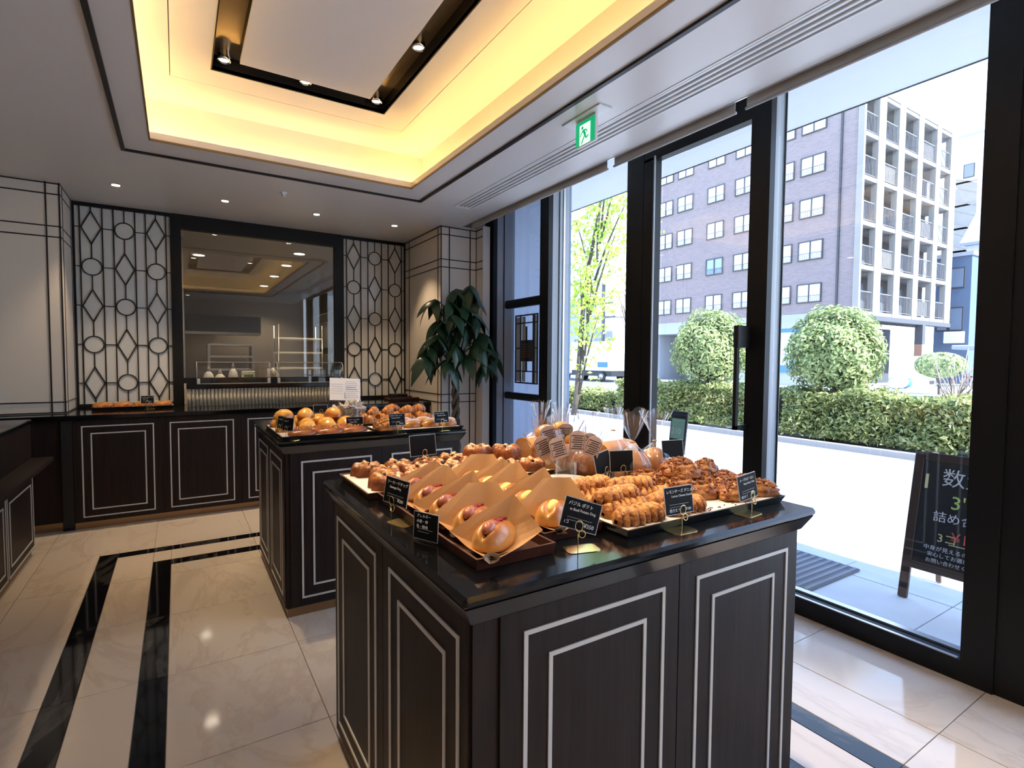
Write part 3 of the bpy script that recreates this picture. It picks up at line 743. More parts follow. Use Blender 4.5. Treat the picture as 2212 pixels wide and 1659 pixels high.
for k,(x,y,h,r,lab) in enumerate(((.30,7.1,.30,.055,'white squeeze bottle on the kitchen worktable at the left'),(.42,7.15,.26,.06,'white round flask on the kitchen worktable'),(.55,7.05,.34,.05,'tall white bottle on the kitchen worktable'))):
    t = thing('squeeze_bottle', lab, 'bottle', (x,y,.90), group='white bottles on the kitchen worktable')
    MB().lathe([(r,0),(r*1.02,h*.55),(r*.8,h*.7),(r*.32,h*.8)], 16).build('bottle_body', MT['white'], t, True)
    MB().lathe([(r*.34,h*.8),(r*.36,h*.88),(r*.12,h)], 12).build('nozzle', MT['kwall'], t, True)
bx_ = thing('green_label_box', 'white box with green label on the kitchen worktable', 'box', (.72,7.15,.90))
MB().bbox(-.07,.07,-.05,.05,0,.24,.004).build('carton', MT['white'], bx_); MB().box(-.05,.05,-.0515,-.05,.13,.2).build('green_label', mat('green_label', (.08,.30,.10), .5), bx_)
mx_ = thing('curved_lever', 'pale curved mixer arm above the kitchen worktable', 'mixer', (1.05,7.2,.90))
MB().tube([(0,0,0),(.01,0,.10),(-.01,0,.20),(-.06,0,.27)], [.035,.033,.03,.025], 10).build('mixer_arm', MT['china'], mx_, True)
MB().lathe([(.06,0),(.055,.04),(.03,.05)], 14).build('mixer_base', MT['steel'], mx_, True)
bc = thing('metal_shelf_unit', 'pale wire shelf unit behind the kitchen bottles', 'shelf', (.70,9.4,0))
for sx in (-.3,.3): MB().bbox(sx-.02,sx+.02,-.2,.2,0,1.5,.003).build('upright', MT['steel'], bc)
for z in (.9,1.1,1.3,1.48): MB().bbox(-.3,.3,-.2,.2,z,z+.03,.003).build('shelf_board', MT['steel'], bc)
# ------------------------------------------------------------------ outside: canopy, pavement, street
roof = struct(block('light_stop_roof', MT['soffit'], (XL-.3,3.64,YR-.4,12.0,3.02,3.3)), 'unseen roof slab added over the shop to keep daylight out of the ceiling')  # unseen, added to stop sky light leaking in above the ceiling
can = struct(block('canopy_soffit', MT['soffit'], (2.90,3.64,YR-.4,12.0,2.91,3.02)), 'pale soffit of the shop canopy outside the windows')
block('soffit_edge', MT['frame'], (3.64,3.65,YR-.4,12.0,2.905,3.3), parent=can)
struct(block('wall_facade', mat('facade_stone', (.30,.31,.33), .5), (2.93,3.0,4.80,12.0,-.1,3.0)), 'shop facade beyond the last window')
MT['pave'] = mat('pavement_stone', (.56,.56,.56), .75, var=(.48,.48,.49), scale=3.0)
MT['asphalt'] = mat('asphalt', (.20,.205,.22), .8, var=(.16,.165,.18), scale=2.0)
MT['kerb'] = mat('kerb_stone', (.34,.33,.32), .8)
MT['soil'] = mat('soil', (.06,.045,.03), .9)
MT['roadwhite'] = mat('road_paint', (.80,.80,.80), .7)
ground = struct(block('pavement', MT['kerb'], (2.90,8.55,-2.6,13.0,-.25,-.03)), 'sunlit stone pavement in front of the shop')
_pm = MB().bbox(-.298,.298,-.298,.298,-.02,0,.003).mesh('paving_stone', MT['pave'])
for i in range(9):
    for j in range(26):
        link('paving_stone', _pm, ground, (3.20+.6*i, -2.2+.6*j, -.01))
struct(block('road', MT['asphalt'], (9.75,70,-40,60,-.25,-.16)), 'asphalt road across the hedge')
MT['walk2'] = mat('far_pavement', (.40,.41,.43), .8)
struct(block('floor_far_pavement', MT['walk2'], (26.3,70,-40,60,-.159,-.08)), 'far pavement before the apartment block')
for k in range(7):
    o = MB().box(20.6+.62*k,20.6+.62*k+.34,7.6,13.4,-.158,-.152).build('crosswalk_stripe', MT['roadwhite'])
    tag(o, 'white painted crosswalk stripe on the road, %s from the hedge' % ('first','second','third','fourth','fifth','sixth','seventh')[k], 'road marking', 'crosswalk stripes')
mat_ = thing('door_mat', 'dark grey ribbed doormat on the pavement outside the door', 'mat', (3.30,2.02,-.008))
MB().bbox(-.30,.30,-.42,.30,0,.012,.004).build('mat_base', mat('mat_grey', (.13,.13,.145), .9, bump=.5, scale=60), mat_)
for k in range(14): MB().box(-.29,.29,-.41+.05*k,-.388+.05*k,.012,.016).build('mat_rib', MT['asphalt'], mat_)

# --- leaf scatter helpers
def leaf_mat(name, c, c2, rough=.35, tr=.35):
    m, nt, b, out = _nt(name)
    g = nt.nodes.new('ShaderNodeNewGeometry'); r = nt.nodes.new('ShaderNodeValToRGB')
    r.color_ramp.elements[0].color = (*c,1); r.color_ramp.elements[1].color = (*c2,1)
    nt.links.new(g.outputs['Random Per Island'], r.inputs[0]); nt.links.new(r.outputs[0], b.inputs['Base Color'])
    b.inputs['Roughness'].default_value = rough
    t = nt.nodes.new('ShaderNodeBsdfTranslucent'); nt.links.new(r.outputs[0], t.inputs[0])
    mx = nt.nodes.new('ShaderNodeMixShader'); mx.inputs[0].default_value = tr
    nt.links.new(b.outputs[0], mx.inputs[1]); nt.links.new(t.outputs[0], mx.inputs[2]); nt.links.new(mx.outputs[0], out.inputs[0])
    return m
MT['hedge'] = leaf_mat('hedge_leaf', (.10,.16,.045), (.56,.56,.22), .22)
MT['topi'] = leaf_mat('topiary_leaf', (.11,.18,.06), (.58,.64,.28), .20)
MT['spring'] = leaf_mat('spring_leaf', (.30,.46,.04), (.62,.74,.16), .5, .5)
MT['bark'] = mat('bark', (.11,.085,.065), .85, var=(.06,.05,.04), scale=20, bump=.4)
def leaf(m, p, n, size, rnd, w=.42):
    n = Vector(n).normalized(); t = n.orthogonal().normalized()
    t = Matrix.Rotation(rnd.random()*6.283, 3, n) @ t; b = n.cross(t)
    L = size; W = size*w; k = n*size*.12
    m.add([p-t*L*.5, p+b*W*.5+k, p+t*L*.5, p-b*W*.5+k], [(0,1,2),(0,2,3)])
def scatter_box(m, x0,x1,y0,y1,z0,z1,count,size,rnd,shell=.14):
    for _ in range(count):
        f = rnd.random()
        p = Vector((rnd.uniform(x0,x1), rnd.uniform(y0,y1), rnd.uniform(z0,z1)))
        if f < .40: p.z = z1-rnd.random()*shell+.05*sin(p.y*5)+.04*sin(p.x*7+p.y*3)
        elif f < .85: p.x = x0+rnd.random()*shell+.05*sin(p.y*6+p.z*5)
        n = Vector((rnd.uniform(-1,.5), rnd.uniform(-1,.6), rnd.uniform(-.1,1.2)))
        leaf(m, p, n, size*rnd.uniform(.7,1.3), rnd)
rnd = random.Random(3)
bed = struct(block('floor_planting_bed', MT['soil'], (8.55,9.75,-3.0,6.30,-.2,.03), (8.55,9.75,7.0,16,-.2,.03)), 'planting bed with stone kerb under the hedge')
block('kerb', MT['kerb'], (8.42,8.55,-3,16,-.2,.06), parent=bed); block('kerb', MT['kerb'], (9.75,9.87,-3,16,-.2,.04), parent=bed)
def hedge(lab, y0, y1, h, n):
    t = thing('hedge', lab, 'hedge', (9.1,(y0+y1)/2,.03), group='clipped hedges along the pavement')
    m = MB(); yc = (y0+y1)/2
    scatter_box(m, -.48,.45, y0-yc, y1-yc, .06, h, int(n*1.5), .085, rnd)
    f = m.build('foliage', MT['hedge'], t); f['kind'] = 'stuff'
    core = MB().bbox(-.34,.34,y0-yc+.12,y1-yc-.12,.10,h-.16,.08); core.build('shade_core', mat('hedge_shade', (.025,.04,.015), .9), t)  # dark solid among the leaves stands in for the shaded gaps
    for k in range(int((y1-y0)/.35)):
        yy = y0-yc+.2+k*.35
        MB().tube([(rnd.uniform(-.1,.1),yy,0),(rnd.uniform(-.2,.1),yy+.05,h*.7)], [.014,.006], 5).build('stem', MT['bark'], t)
hedge('low clipped hedge behind the blackboard at the right', -.4, 5.15, .78, 15000)
hedge('low clipped hedge seen through the glass door', 5.30, 9.2, .80, 9500)
hedge('low bright hedge at the foot of the young tree', 9.4, 13.5, .52, 6000)
def topiary(lab, x, y, zc, rx, rz, n, trunk_to):
    t = thing('topiary_tree', lab, 'tree', (x,y,.03), group='round clipped topiary trees')
    m = MB()
    for _ in range(n):
        d = Vector((rnd.gauss(0,1),rnd.gauss(0,1),rnd.gauss(0,1))).normalized()
        rr = rnd.uniform(.80,1.0) if rnd.random() < .85 else rnd.uniform(.4,.8)
        k = 1+.07*sin(d.x*7+d.z*5)+.05*sin(d.y*9)
        if d.z < -.55 and rnd.random() < .5: continue
        p = Vector((d.x*rx*rr*k, d.y*rx*rr*k, zc+d.z*rz*rr*k))
        leaf(m, p, d+Vector((rnd.uniform(-.6,.6),rnd.uniform(-.6,.6),rnd.uniform(-.2,.8))), .085*rnd.uniform(.7,1.25), rnd, .42)
    f = m.build('crown', MT['topi'], t); f['kind'] = 'stuff'
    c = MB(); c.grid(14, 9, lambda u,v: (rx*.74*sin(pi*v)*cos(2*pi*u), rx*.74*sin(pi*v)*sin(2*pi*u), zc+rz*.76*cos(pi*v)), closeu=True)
    c.build('shade_core', bpy.data.materials['hedge_shade'], t, True)  # shade between the leaves put in as a dark ball
    for k in range(4):
        a = k*1.57+.4
        MB().tube([(.05*cos(a),.05*sin(a),0),(.12*cos(a),.12*sin(a),zc*.4),(rx*.5*cos(a),rx*.5*sin(a),zc)], [.035,.028,.015], 7).build('trunk', MT['bark'], t, True)
# positions from the photograph: centres seen at (1800,765) and (1545,755)
topiary('round clipped topiary tree right of the door, above the hedge', 9.1, 4.54, 1.44, .70, .76, 11000, .8)
topiary('round clipped topiary tree half hidden by the door stile', 9.1, 6.93, 1.50, .73, .82, 10000, .8)
# ------------------------------------------------------------------ young tree by the pavement
def limb(par, pts, r0, r1, name='branch'):
    n = len(pts); MB().tube(pts, [r0+(r1-r0)*i/(n-1) for i in range(n)], 7).build(name, MT['bark'], par, True)
tr = thing('young_tree', 'slim young tree with bright spring leaves outside the window', 'tree', (8.0,9.9,0))
rnd = random.Random(11)
limb(tr, [(0,.02,0),(0,-.08,.4),(0,-.2,1.7),(0,-.3,2.8),(0,-.5,3.6),(0,-.72,4.4),(0,-.9,5.2)], .075, .025, 'trunk')
ends = []
for (z0, dy, dx, L, rz) in ((.55,-.55,.1,1.9,1.0),(1.4,-.5,-.2,1.6,1.0),(1.9,.25,.2,1.7,1.1),(2.3,-.7,.1,1.8,1.0),(2.8,.35,-.2,1.7,1.0),(3.1,-.8,.2,1.9,.9),(3.5,.3,.3,1.5,1.0),(3.9,-.8,-.2,1.6,.8),(1.2,.3,.1,2.0,1.1),(4.2,.1,.2,1.3,.9)):
    y0 = -.08-.19*z0
    p = [(0,y0,z0),(dx*.3,y0+dy*.35,z0+L*rz*.4),(dx*.8,y0+dy*.7,z0+L*rz*.75),(dx*1.2,y0+dy,z0+L*rz)]
    limb(tr, p, .03, .008); ends += p[1:]
m = MB()
for q in ends:
    for _ in range(11):
        c = Vector(q)+Vector((rnd.gauss(0,.28),rnd.gauss(0,.30),rnd.gauss(0,.28)))
        for _ in range(9):
            leaf(m, c+Vector((rnd.gauss(0,.07),rnd.gauss(0,.08),rnd.gauss(0,.07))), (rnd.uniform(-1,.4),rnd.uniform(-1,1),rnd.uniform(-.3,1)), .115*rnd.uniform(.6,1.3), rnd, .55)
f = m.build('leaves', MT['spring'], tr); f['kind'] = 'stuff'
# thin bare shrubs
def bare(lab, x, y, h, spread, n, seed):
    t = thing('bare_shrub', lab, 'shrub', (x,y,.03)); r = random.Random(seed)
    m = MB(); m.tube([(0,0,0),(.02,.01,h*.4),(0,.03,h*.55)], [.025,.02,.014], 6); m.build('stem', MT['bark2'], t, True)
    m = MB()
    for k in range(n):
        a = r.uniform(0,6.28); l = spread*r.uniform(.5,1)
        m.tube([(0,.03,h*r.uniform(.4,.6)),(l*.5*cos(a),l*.5*sin(a),h*r.uniform(.6,.8)),(l*cos(a+.3),l*sin(a+.3),h*r.uniform(.8,1.15))], [.010,.006,.003], 5)
    f = m.build('twigs', MT['bark2'], t, True); f['kind'] = 'stuff'
MT['bark2'] = mat('grey_bark', (.30,.24,.20), .8)
bare('thin bare shrub rising from the hedge at the far right', 9.2, 2.95, 1.30, .42, 34, 5)
bare('tall bare branches at the left edge of the glass door view', 12.3, 12.6, 5.6, 1.5, 26, 8)

# ------------------------------------------------------------------ apartment block across the street
MT['brick'] = mat('brown_brick', (.255,.185,.175), .8, var=(.215,.155,.15), scale=1.2)
def _brickify(m):
    nt = m.node_tree; b = [n for n in nt.nodes if n.type == 'BSDF_PRINCIPLED'][0]
    g = nt.nodes.new('ShaderNodeNewGeometry'); sp_ = nt.nodes.new('ShaderNodeSeparateXYZ'); cb = nt.nodes.new('ShaderNodeCombineXYZ')
    nt.links.new(g.outputs['Position'], sp_.inputs[0]); nt.links.new(sp_.outputs['Y'], cb.inputs[0]); nt.links.new(sp_.outputs['Z'], cb.inputs[1])
    br = nt.nodes.new('ShaderNodeTexBrick'); br.inputs['Scale'].default_value = 1.0; br.inputs['Brick Width'].default_value = .24; br.inputs['Row Height'].default_value = .08; br.inputs['Mortar Size'].default_value = .008
    br.inputs['Color1'].default_value = (.26,.205,.20,1); br.inputs['Color2'].default_value = (.21,.165,.165,1); br.inputs['Mortar'].default_value = (.30,.25,.25,1)
    nt.links.new(cb.outputs[0], br.inputs['Vector']); nt.links.new(br.outputs[0], b.inputs['Base Color'])
_brickify(MT['brick'])
MT['conc'] = mat('pale_concrete', (.29,.275,.25), .8, var=(.265,.25,.23), scale=.8)
MT['conc2'] = mat('grey_concrete', (.36,.37,.39), .8)
MT['curtain'] = mat('curtain_window', (.80,.86,.88), .25, spec=.6)
MT['curtain2'] = mat('blue_blind_window', (.30,.40,.56), .3)
MT['wframe'] = mat('dark_window_frame', (.055,.055,.065), .5)
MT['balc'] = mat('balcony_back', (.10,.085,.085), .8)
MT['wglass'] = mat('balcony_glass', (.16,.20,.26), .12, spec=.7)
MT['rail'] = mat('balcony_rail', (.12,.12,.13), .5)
MT['undercroft'] = mat('undercroft_shade', (.075,.08,.09), .8)  # shade under the balcony front put into this dark colour
XB, YC = 30.0, 13.9
ap = thing('apartment_block', 'six-storey brown brick apartment block with a concrete balcony front across the street', 'building', (XB,YC,0))
def bp_(n, m_, *bx): return block(n, MT[m_], *[(a-XB,b-XB,c-YC,d-YC,e,f_) for a,b,c,d,e,f_ in bx], parent=ap)
bp_('brick_wall', 'brick', (XB,XB+.1,YC+.25,YC+1.7,4.02,15.9),(XB,XB+8,YC+1.7,28.6,4.02,15.9))
bp_('concrete_band', 'conc2', (XB-.02,XB+.1,YC+.25,YC+3.5,3.22,4.02),(XB-.02,XB+8,YC+3.5,28.6,3.22,4.02))
bp_('parapet', 'conc2', (XB-.04,XB+8,YC+.2,28.65,15.9,16.05))
bp_('ground_wall', 'conc2', (XB+.05,XB+.3,YC+.25,YC+3.5,-.1,3.22),(XB+.05,XB+8,YC+3.5,24.6,-.1,3.22),(XB+.05,XB+8,27.55,28.6,-.1,3.22),(XB+3,XB+8,24.6,27.55,-.1,3.22))
bp_('drain_pipe', 'wframe', (XB-.08,XB,14.95,15.05,.0,15.9))
wy = [(26.3,27.6),(24.56,25.9),(22.1,23.4),(20.02,21.34),(17.52,18.85),(15.8,17.17)]
wz = [(13.98,15.1),(11.68,12.74),(9.33,10.42),(6.98,8.06),(4.62,5.68)]
_wm = {}
def bwin(y0, y1, z0, z1, blue):
    w, h = y1-y0, z1-z0; k = (round(w,2), round(h,2), blue)
    if k not in _wm:
        f = MB(); t_ = .06
        f.box(-.05,.06,-w/2,w/2,0,t_); f.box(-.05,.06,-w/2,w/2,h-t_,h); f.box(-.05,.06,-w/2,-w/2+t_,t_,h-t_); f.box(-.05,.06,w/2-t_,w/2,t_,h-t_); f.box(-.05,.06,-.03,.03,t_,h-t_)
        p = MB().box(0,.02,-w/2+t_,-.03,t_,h-t_); p2 = MB().box(0,.02,.03,w/2-t_,t_,h-t_)
        r = MB()
        for q in range(int(w/.11)): r.box(-.13,-.115,-w/2+.05+.11*q,-w/2+.065+.11*q,.0,.36)
        r.box(-.14,-.11,-w/2,w/2,.36,.39)
        _wm[k] = (f.mesh('window', MT['wframe']), p.mesh('pane', MT['curtain2' if blue else 'curtain']), p2.mesh('pane', MT['curtain2' if blue else 'curtain']), r.mesh('window_rail', MT['rail']))
    a = link('window', _wm[k][0], ap, (-.02,(y0+y1)/2-YC,z0))
    link('pane', _wm[k][1], a); link('pane', _wm[k][2], a)
    if z0 < 13 : link('window_rail', _wm[k][3], a)
for i, (a, b) in enumerate(wy):
    for j, (c, d) in enumerate(wz): bwin(a, b, c, d, i == 2 and j == 3)
# balcony front facing the viewer's right
px = [(29.85,30.03),(31.41,32.17),(33.70,34.42),(36.09,36.75),(38.57,39.17),(40.64,41.5)]
for a, b in px: bp_('pillar', 'conc', (a,b,YC-.05,YC+.25,3.6,16.1))
zs = [3.78,6.16,8.43,10.75,12.97,15.2]
for z in zs: bp_('floor_slab', 'conc', (29.9,41.5,YC-.02,YC+.25,z,z+.22), (30.12,41.4,YC+.25,YC+1.5,z+.05,z+.17))
bp_('floor_slab', 'conc', (29.9,41.5,YC-.06,YC+1.6,15.42,16.1))
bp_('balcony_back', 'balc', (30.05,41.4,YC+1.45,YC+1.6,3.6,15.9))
for i in range(5):
    a, b = px[i][1], px[i+1][0]
    for j in range(5):
        z0 = zs[j]+.22; z1 = zs[j+1]
        bp_('balcony_door', 'wglass', (a+.25,b-.25,YC+1.40,YC+1.45,z0,z1-.35))
        m = MB(); n = int((b-a)/.14)
        m.box(a-XB,b-XB,.03,.07,z0+1.0,z0+1.06); m.box(a-XB,b-XB,.03,.07,z0+.08,z0+.12)
        for q in range(n): x = a+(q+.5)*(b-a)/n-XB; m.box(x-.015,x+.015,.04,.06,z0+.1,z0+1.0)
        m.build('balcony_rail', MT['rail'], ap)
        if (i*3+j*2) % 4 == 1: bp_('balcony_screen', 'conc', (a+.05,b-.05,YC+.08,YC+.1,z0+.1,z0+.95))
# ground floor under the balcony front
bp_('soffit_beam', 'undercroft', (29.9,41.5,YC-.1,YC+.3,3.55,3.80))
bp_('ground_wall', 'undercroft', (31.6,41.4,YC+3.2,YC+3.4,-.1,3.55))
for x in (30.7,39.4): bp_('column', 'colwarm', (x,x+.45,YC-.05,YC+.3,-.1,3.55)) if 'colwarm' in MT else None
MT['colwarm'] = mat('reddish_column', (.36,.20,.14), .8)
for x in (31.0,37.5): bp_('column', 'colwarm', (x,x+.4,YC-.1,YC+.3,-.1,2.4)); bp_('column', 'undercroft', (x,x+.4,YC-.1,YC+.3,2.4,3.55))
bp_('ground_window', 'wglass', (33.6,34.9,YC+3.16,YC+3.2,.75,1.9))
# blue shop front on the brick side
MT['sblue'] = mat('shop_blue', (.06,.19,.62), .4); MT['sglass'] = mat('shop_glass', (.60,.74,.86), .2)
bp_('shop_glass', 'sglass', (29.97,30.05,14.6,19.2,.66,3.0)); bp_('shop_band', 'sblue', (29.95,30.05,14.6,19.2,3.0,3.2)); bp_('shop_band', 'sblue', (29.95,29.97,14.6,19.2,.66,1.1))
for y in (17.2,15.9,18.6): bp_('shop_mullion', 'sblue', (29.94,29.98,y-.04,y+.04,.66,3.0))
MT['red'] = mat('shop_red', (.75,.12,.08), .5)
o = MB().add([(-.04,2.9,2.1),(-.04,2.5,2.1),(-.04,2.78,1.65)], [(0,1,2)]); o.add([(-.04,3.02,1.9),(-.04,2.9,2.2),(-.04,2.85,1.95)], [(0,1,2)]); o.build('shop_mark', MT['red'], ap)
# vending machine and bags
vm = thing('vending_machine', 'white drinks vending machine at the corner of the apartment block', 'vending machine', (35.4,12.9,-.08))
MB().bbox(-.55,.55,-.4,.4,0,1.75,.03).build('cabinet_body', MT['white'], vm)
MB().box(-.45,.45,-.42,-.40,.75,1.6).build('display_window', MT['conc2'], vm)
MT['cans'] = [mat('can_%s' % n, c, .4) for n, c in (('red',(.6,.1,.08)),('blue',(.1,.2,.55)),('green',(.2,.5,.2)),('cream',(.8,.75,.6)))]
for j in range(3):
    for i in range(6): MB().box(-.40+.14*i,-.31+.14*i,-.44,-.42,.80+.27*j,1.0+.27*j).build('drink_can', MT['cans'][(i+j*2) % 4], vm)
MB().box(-.3,.3,-.43,-.40,.2,.4).build('outlet_flap', MT['kdark'], vm)
tb = thing('rubbish_bags', 'pile of pale rubbish bags beside the vending machine', 'bags', (32.4,12.9,-.08))
for k, (x, r_) in enumerate(((-.5,.32),(.1,.40),(.7,.34))):
    m = MB(); m.grid(12, 8, lambda u,v: (x+r_*sin(pi*v)*cos(2*pi*u)*(1+.1*sin(9*u)), r_*sin(pi*v)*sin(2*pi*u), r_*.85*(1-cos(pi*v))), closeu=True); m.build('bag', MT['sglass' if k < 2 else 'sblue'], tb, True)
# --- other buildings
def house(name, lab, x, y, w, d, h, wall, wins, roof=None):
    t = thing(name, lab, 'building', (x,y,-.1))
    MB().box(0,d,-w,0,0,h).build('house_walls', wall, t)
    m = MB(); m.box(-.1,d+.1,-w-.1,.1,h,h+.25); m.build('roof_edge', roof or MT['conc2'], t)
    for (a,b,c,e) in wins:
        f = MB().box(-.06,.02,a-.08,b+.08,c-.08,e+.08).build('window', MT['wframe'], t); MB().box(-.08,-.06,a,b,c,e).build('pane', MT['wglass'], f)
    return t
MT['navy'] = mat('navy_house', (.10,.14,.21), .6); MT['cream2'] = mat('cream_house', (.66,.66,.68), .8); MT['bluegrey'] = mat('bluegrey_roof', (.30,.34,.42), .6); MT['pale'] = mat('pale_tower', (.78,.80,.84), .8)
house('navy_house', 'narrow dark blue house right of the apartment block', 43.6, 15.4, 1.9, 2.2, 8.4, MT['navy'], [(-1.5,-.9,3.6,5.0),(-.7,-.2,3.6,5.0),(-1.5,-.5,6.4,7.6)])
hs = house('cream_house', 'pale house with a balcony at the right edge of the street view', 47, 14.9, 3.2, 8, 9.6, MT['cream2'], [(-1.7,-.9,1.6,3.4),(-1.7,-.9,4.6,6.4),(-1.5,-.7,7.4,9.0)], MT['bluegrey'])
m = MB()
for q in range(14): m.box(-.5,-.46,-2.4+.15*q,-2.37+.15*q,6.9,7.8)
m.box(-.52,-.44,-2.4,-.3,7.8,7.86); m.box(-.55,0,-2.4,-.3,6.75,6.9); m.build('balcony_rail', MT['rail'], hs)
MB().add([(-.3,.3,9.8),(-.3,-3.5,9.8),(2.5,-3.5,12.4),(2.5,.3,12.4),(-.3,.3,9.6),(-.3,-3.5,9.6),(2.5,-3.5,12.2),(2.5,.3,12.2)], [(0,1,2,3),(7,6,5,4),(0,4,5,1),(1,5,6,2),(2,6,7,3),(3,7,4,0)]).build('sloping_roof', MT['bluegrey'], hs)
tw = house('pale_tower', 'tall pale tower with a zigzag outside stair far beyond the apartment block', 72, 24.4, 5.2, 6, 25.6, MT['pale'], [(-1.9,-1.1,21.3,22.6)])
m = MB()
for q in range(4):
    z = 12+2.4*q
    m.add([(-1.2,-2.6,z),(-1.2,-.2,z+1.2),(-1.2,-.2,z+2.2),(-1.2,-2.6,z+1.0)], [(0,1,2,3)])
    m.add([(-1.2,-2.6,z+1.2),(-1.2,-.2,z+1.2),(-1.2,-.2,z+1.4),(-1.2,-2.6,z+1.4)], [(0,1,2,3)])
m.box(-1.15,0,-2.6,-.2,11,20); m.build('outside_stair', MT['conc'], tw)
sg = thing('shop_signboard', 'small white sign on the dark blue house', 'sign', (43.06,14.35,2.6)); MB().bbox(-.06,.06,-.8,.3,0,.75,.03).build('sign_panel', MT['white'], sg); MB().box(.04,.42,-.1,.1,.3,.5).build('bracket', MT['wframe'], sg)
bs = thing('street_shelter', 'pale flat roofed shelter over parked bicycles at the right', 'shelter', (38.5,11.6,-.08))
MB().bbox(-1,3.2,-1.4,.8,2.15,2.4,.05).build('shelter_roof', MT['bluegrey'], bs)
for x in (-.7,2.8): MB().tube([(x,-1.0,0),(x,-1.0,2.2)], .06, 6).build('shelter_post', MT['rail'], bs)
gb_ = thing('street_bush', 'green bush behind the bare shrub at the far right', 'shrub', (28.0,9.6,-.1)); m = MB(); rnd = random.Random(21)
for _ in range(900):
    d = Vector((rnd.gauss(0,1),rnd.gauss(0,1),rnd.gauss(0,1))).normalized(); p = Vector((d.x*.8,d.y*.9,1.3+d.z*.55)); leaf(m, p, d, .22, rnd, .5)
f = m.build('bush_leaves', MT['topi'], gb_); f['kind'] = 'stuff'; MB().tube([(0,0,0),(0,.05,1.3)], [.06,.04], 6).build('bush_stem', MT['bark'], gb_)
def bicycle(x, y, lab, rz):
    t = thing('bicycle', lab, 'bicycle', (x,y,-.08), rz, 'bicycles parked under the shelter')
    for q in (-.5,.5): MB().tube([(q+.32*cos(a*pi/8),0,.33+.32*sin(a*pi/8)) for a in range(16)], .03, 5, closed=True).build('wheel', MT['kdark'], t)
    MB().tube([(-.5,0,.33),(-.15,0,.75),(.35,0,.75),(.5,0,.33)], .025, 5).build('bike_frame', MT['cans'][0], t); MB().tube([(.35,-.25,1.0),(.35,0,.95),(.35,.25,1.0)], .02, 5).build('handlebar', MT['steel'], t)
bicycle(37.2, 12.2, 'parked bicycle nearest the reddish column', .4); bicycle(38.4, 11.8, 'second parked bicycle under the shelter', .5); bicycle(39.6, 11.4, 'third parked bicycle farthest right under the shelter', .3)
# left background behind the young tree
house('grey_block', 'pale grey building behind the young tree', 44, 62, 13, 8, 13, MT['pale'], [(-11.5,-9.5,3,5),(-8,-6,3,5),(-11.5,-9.5,7,9),(-8,-6,7,9)])
house('brown_block', 'dark low building left of the delivery truck', 36, 49, 7.5, 6, 6.0, MT['conc2'], [(-6.5,-4.5,1,3.5)])
up = thing('utility_pole', 'grey utility pole with cross arms behind the young tree', 'pole', (31,34.6,-.1))
MB().tube([(0,0,0),(0,0,8)], .16, 8).build('pole_shaft', MT['rail'], up, True); MB().box(-.08,.08,-1.4,1.4,5.0,5.15).build('cross_arm', MT['rail'], up); MB().box(-.08,.08,-1.1,1.1,6.2,6.35).build('cross_arm', MT['rail'], up)
# truck and car
tk = thing('delivery_truck', 'white box delivery truck parked across the street', 'truck', (25.2,28.4,-.16))
MB().bbox(-1.0,1.0,-2.2,2.0,.75,2.75,.05).build('cargo_box', MT['white'], tk)
MB().bbox(-.95,.95,2.05,3.3,.45,2.0,.12).build('cab', MT['white'], tk)
MB().box(-.97,-.94,2.3,3.0,1.2,1.8).build('cab_window', MT['wglass'], tk)
MB().box(-.85,.85,-2.1,3.2,.40,.75).build('chassis', MT['kdark'], tk)
for y in (-1.2,2.6):
    for x in (-.92,.82): MB().lathe([(.36,0),(.36,.12),(.2,.13)], 16, Matrix.Translation((x-.03,y,.36)) @ Matrix.Rotation(pi/2,4,'Y')).build('wheel', MT['kdark'], tk, True)
for y in (-1.2,2.6): MB().lathe([(.2,0),(.2,.02)], 14, Matrix.Translation((-.98,y,.36)) @ Matrix.Rotation(pi/2,4,'Y')).build('hub_cap', MT['steel'], tk, True)
MB().box(-1.012,-1.0,-1.9,-.9,1.0,1.35).build('blue_label', MT['sblue'], tk)
cr = thing('white_car', 'white car parked left of the delivery truck', 'car', (25.4,35.0,-.16))
MB().prism([(-2.1,.3),(-2.1,.8),(-1.4,.95),(-.8,1.45),(.9,1.45),(1.6,.95),(2.1,.85),(2.1,.3)], -.85, .85, Matrix.Rotation(pi/2,4,'Z') @ Matrix.Rotation(pi/2,4,'X')).build('car_body', MT['white'], cr)
MB().prism([(-1.15,.98),(-.72,1.38),(.8,1.38),(1.3,.98)], -.87, .87, Matrix.Rotation(pi/2,4,'Z') @ Matrix.Rotation(pi/2,4,'X')).build('side_windows', MT['wglass'], cr)
for y in (-1.3,1.3):
    for x in (-.86,.74): MB().lathe([(.32,0),(.32,.14)], 16, Matrix.Translation((x-.02,y,.32)) @ Matrix.Rotation(pi/2,4,'Y')).build('wheel', MT['kdark'], cr, True)
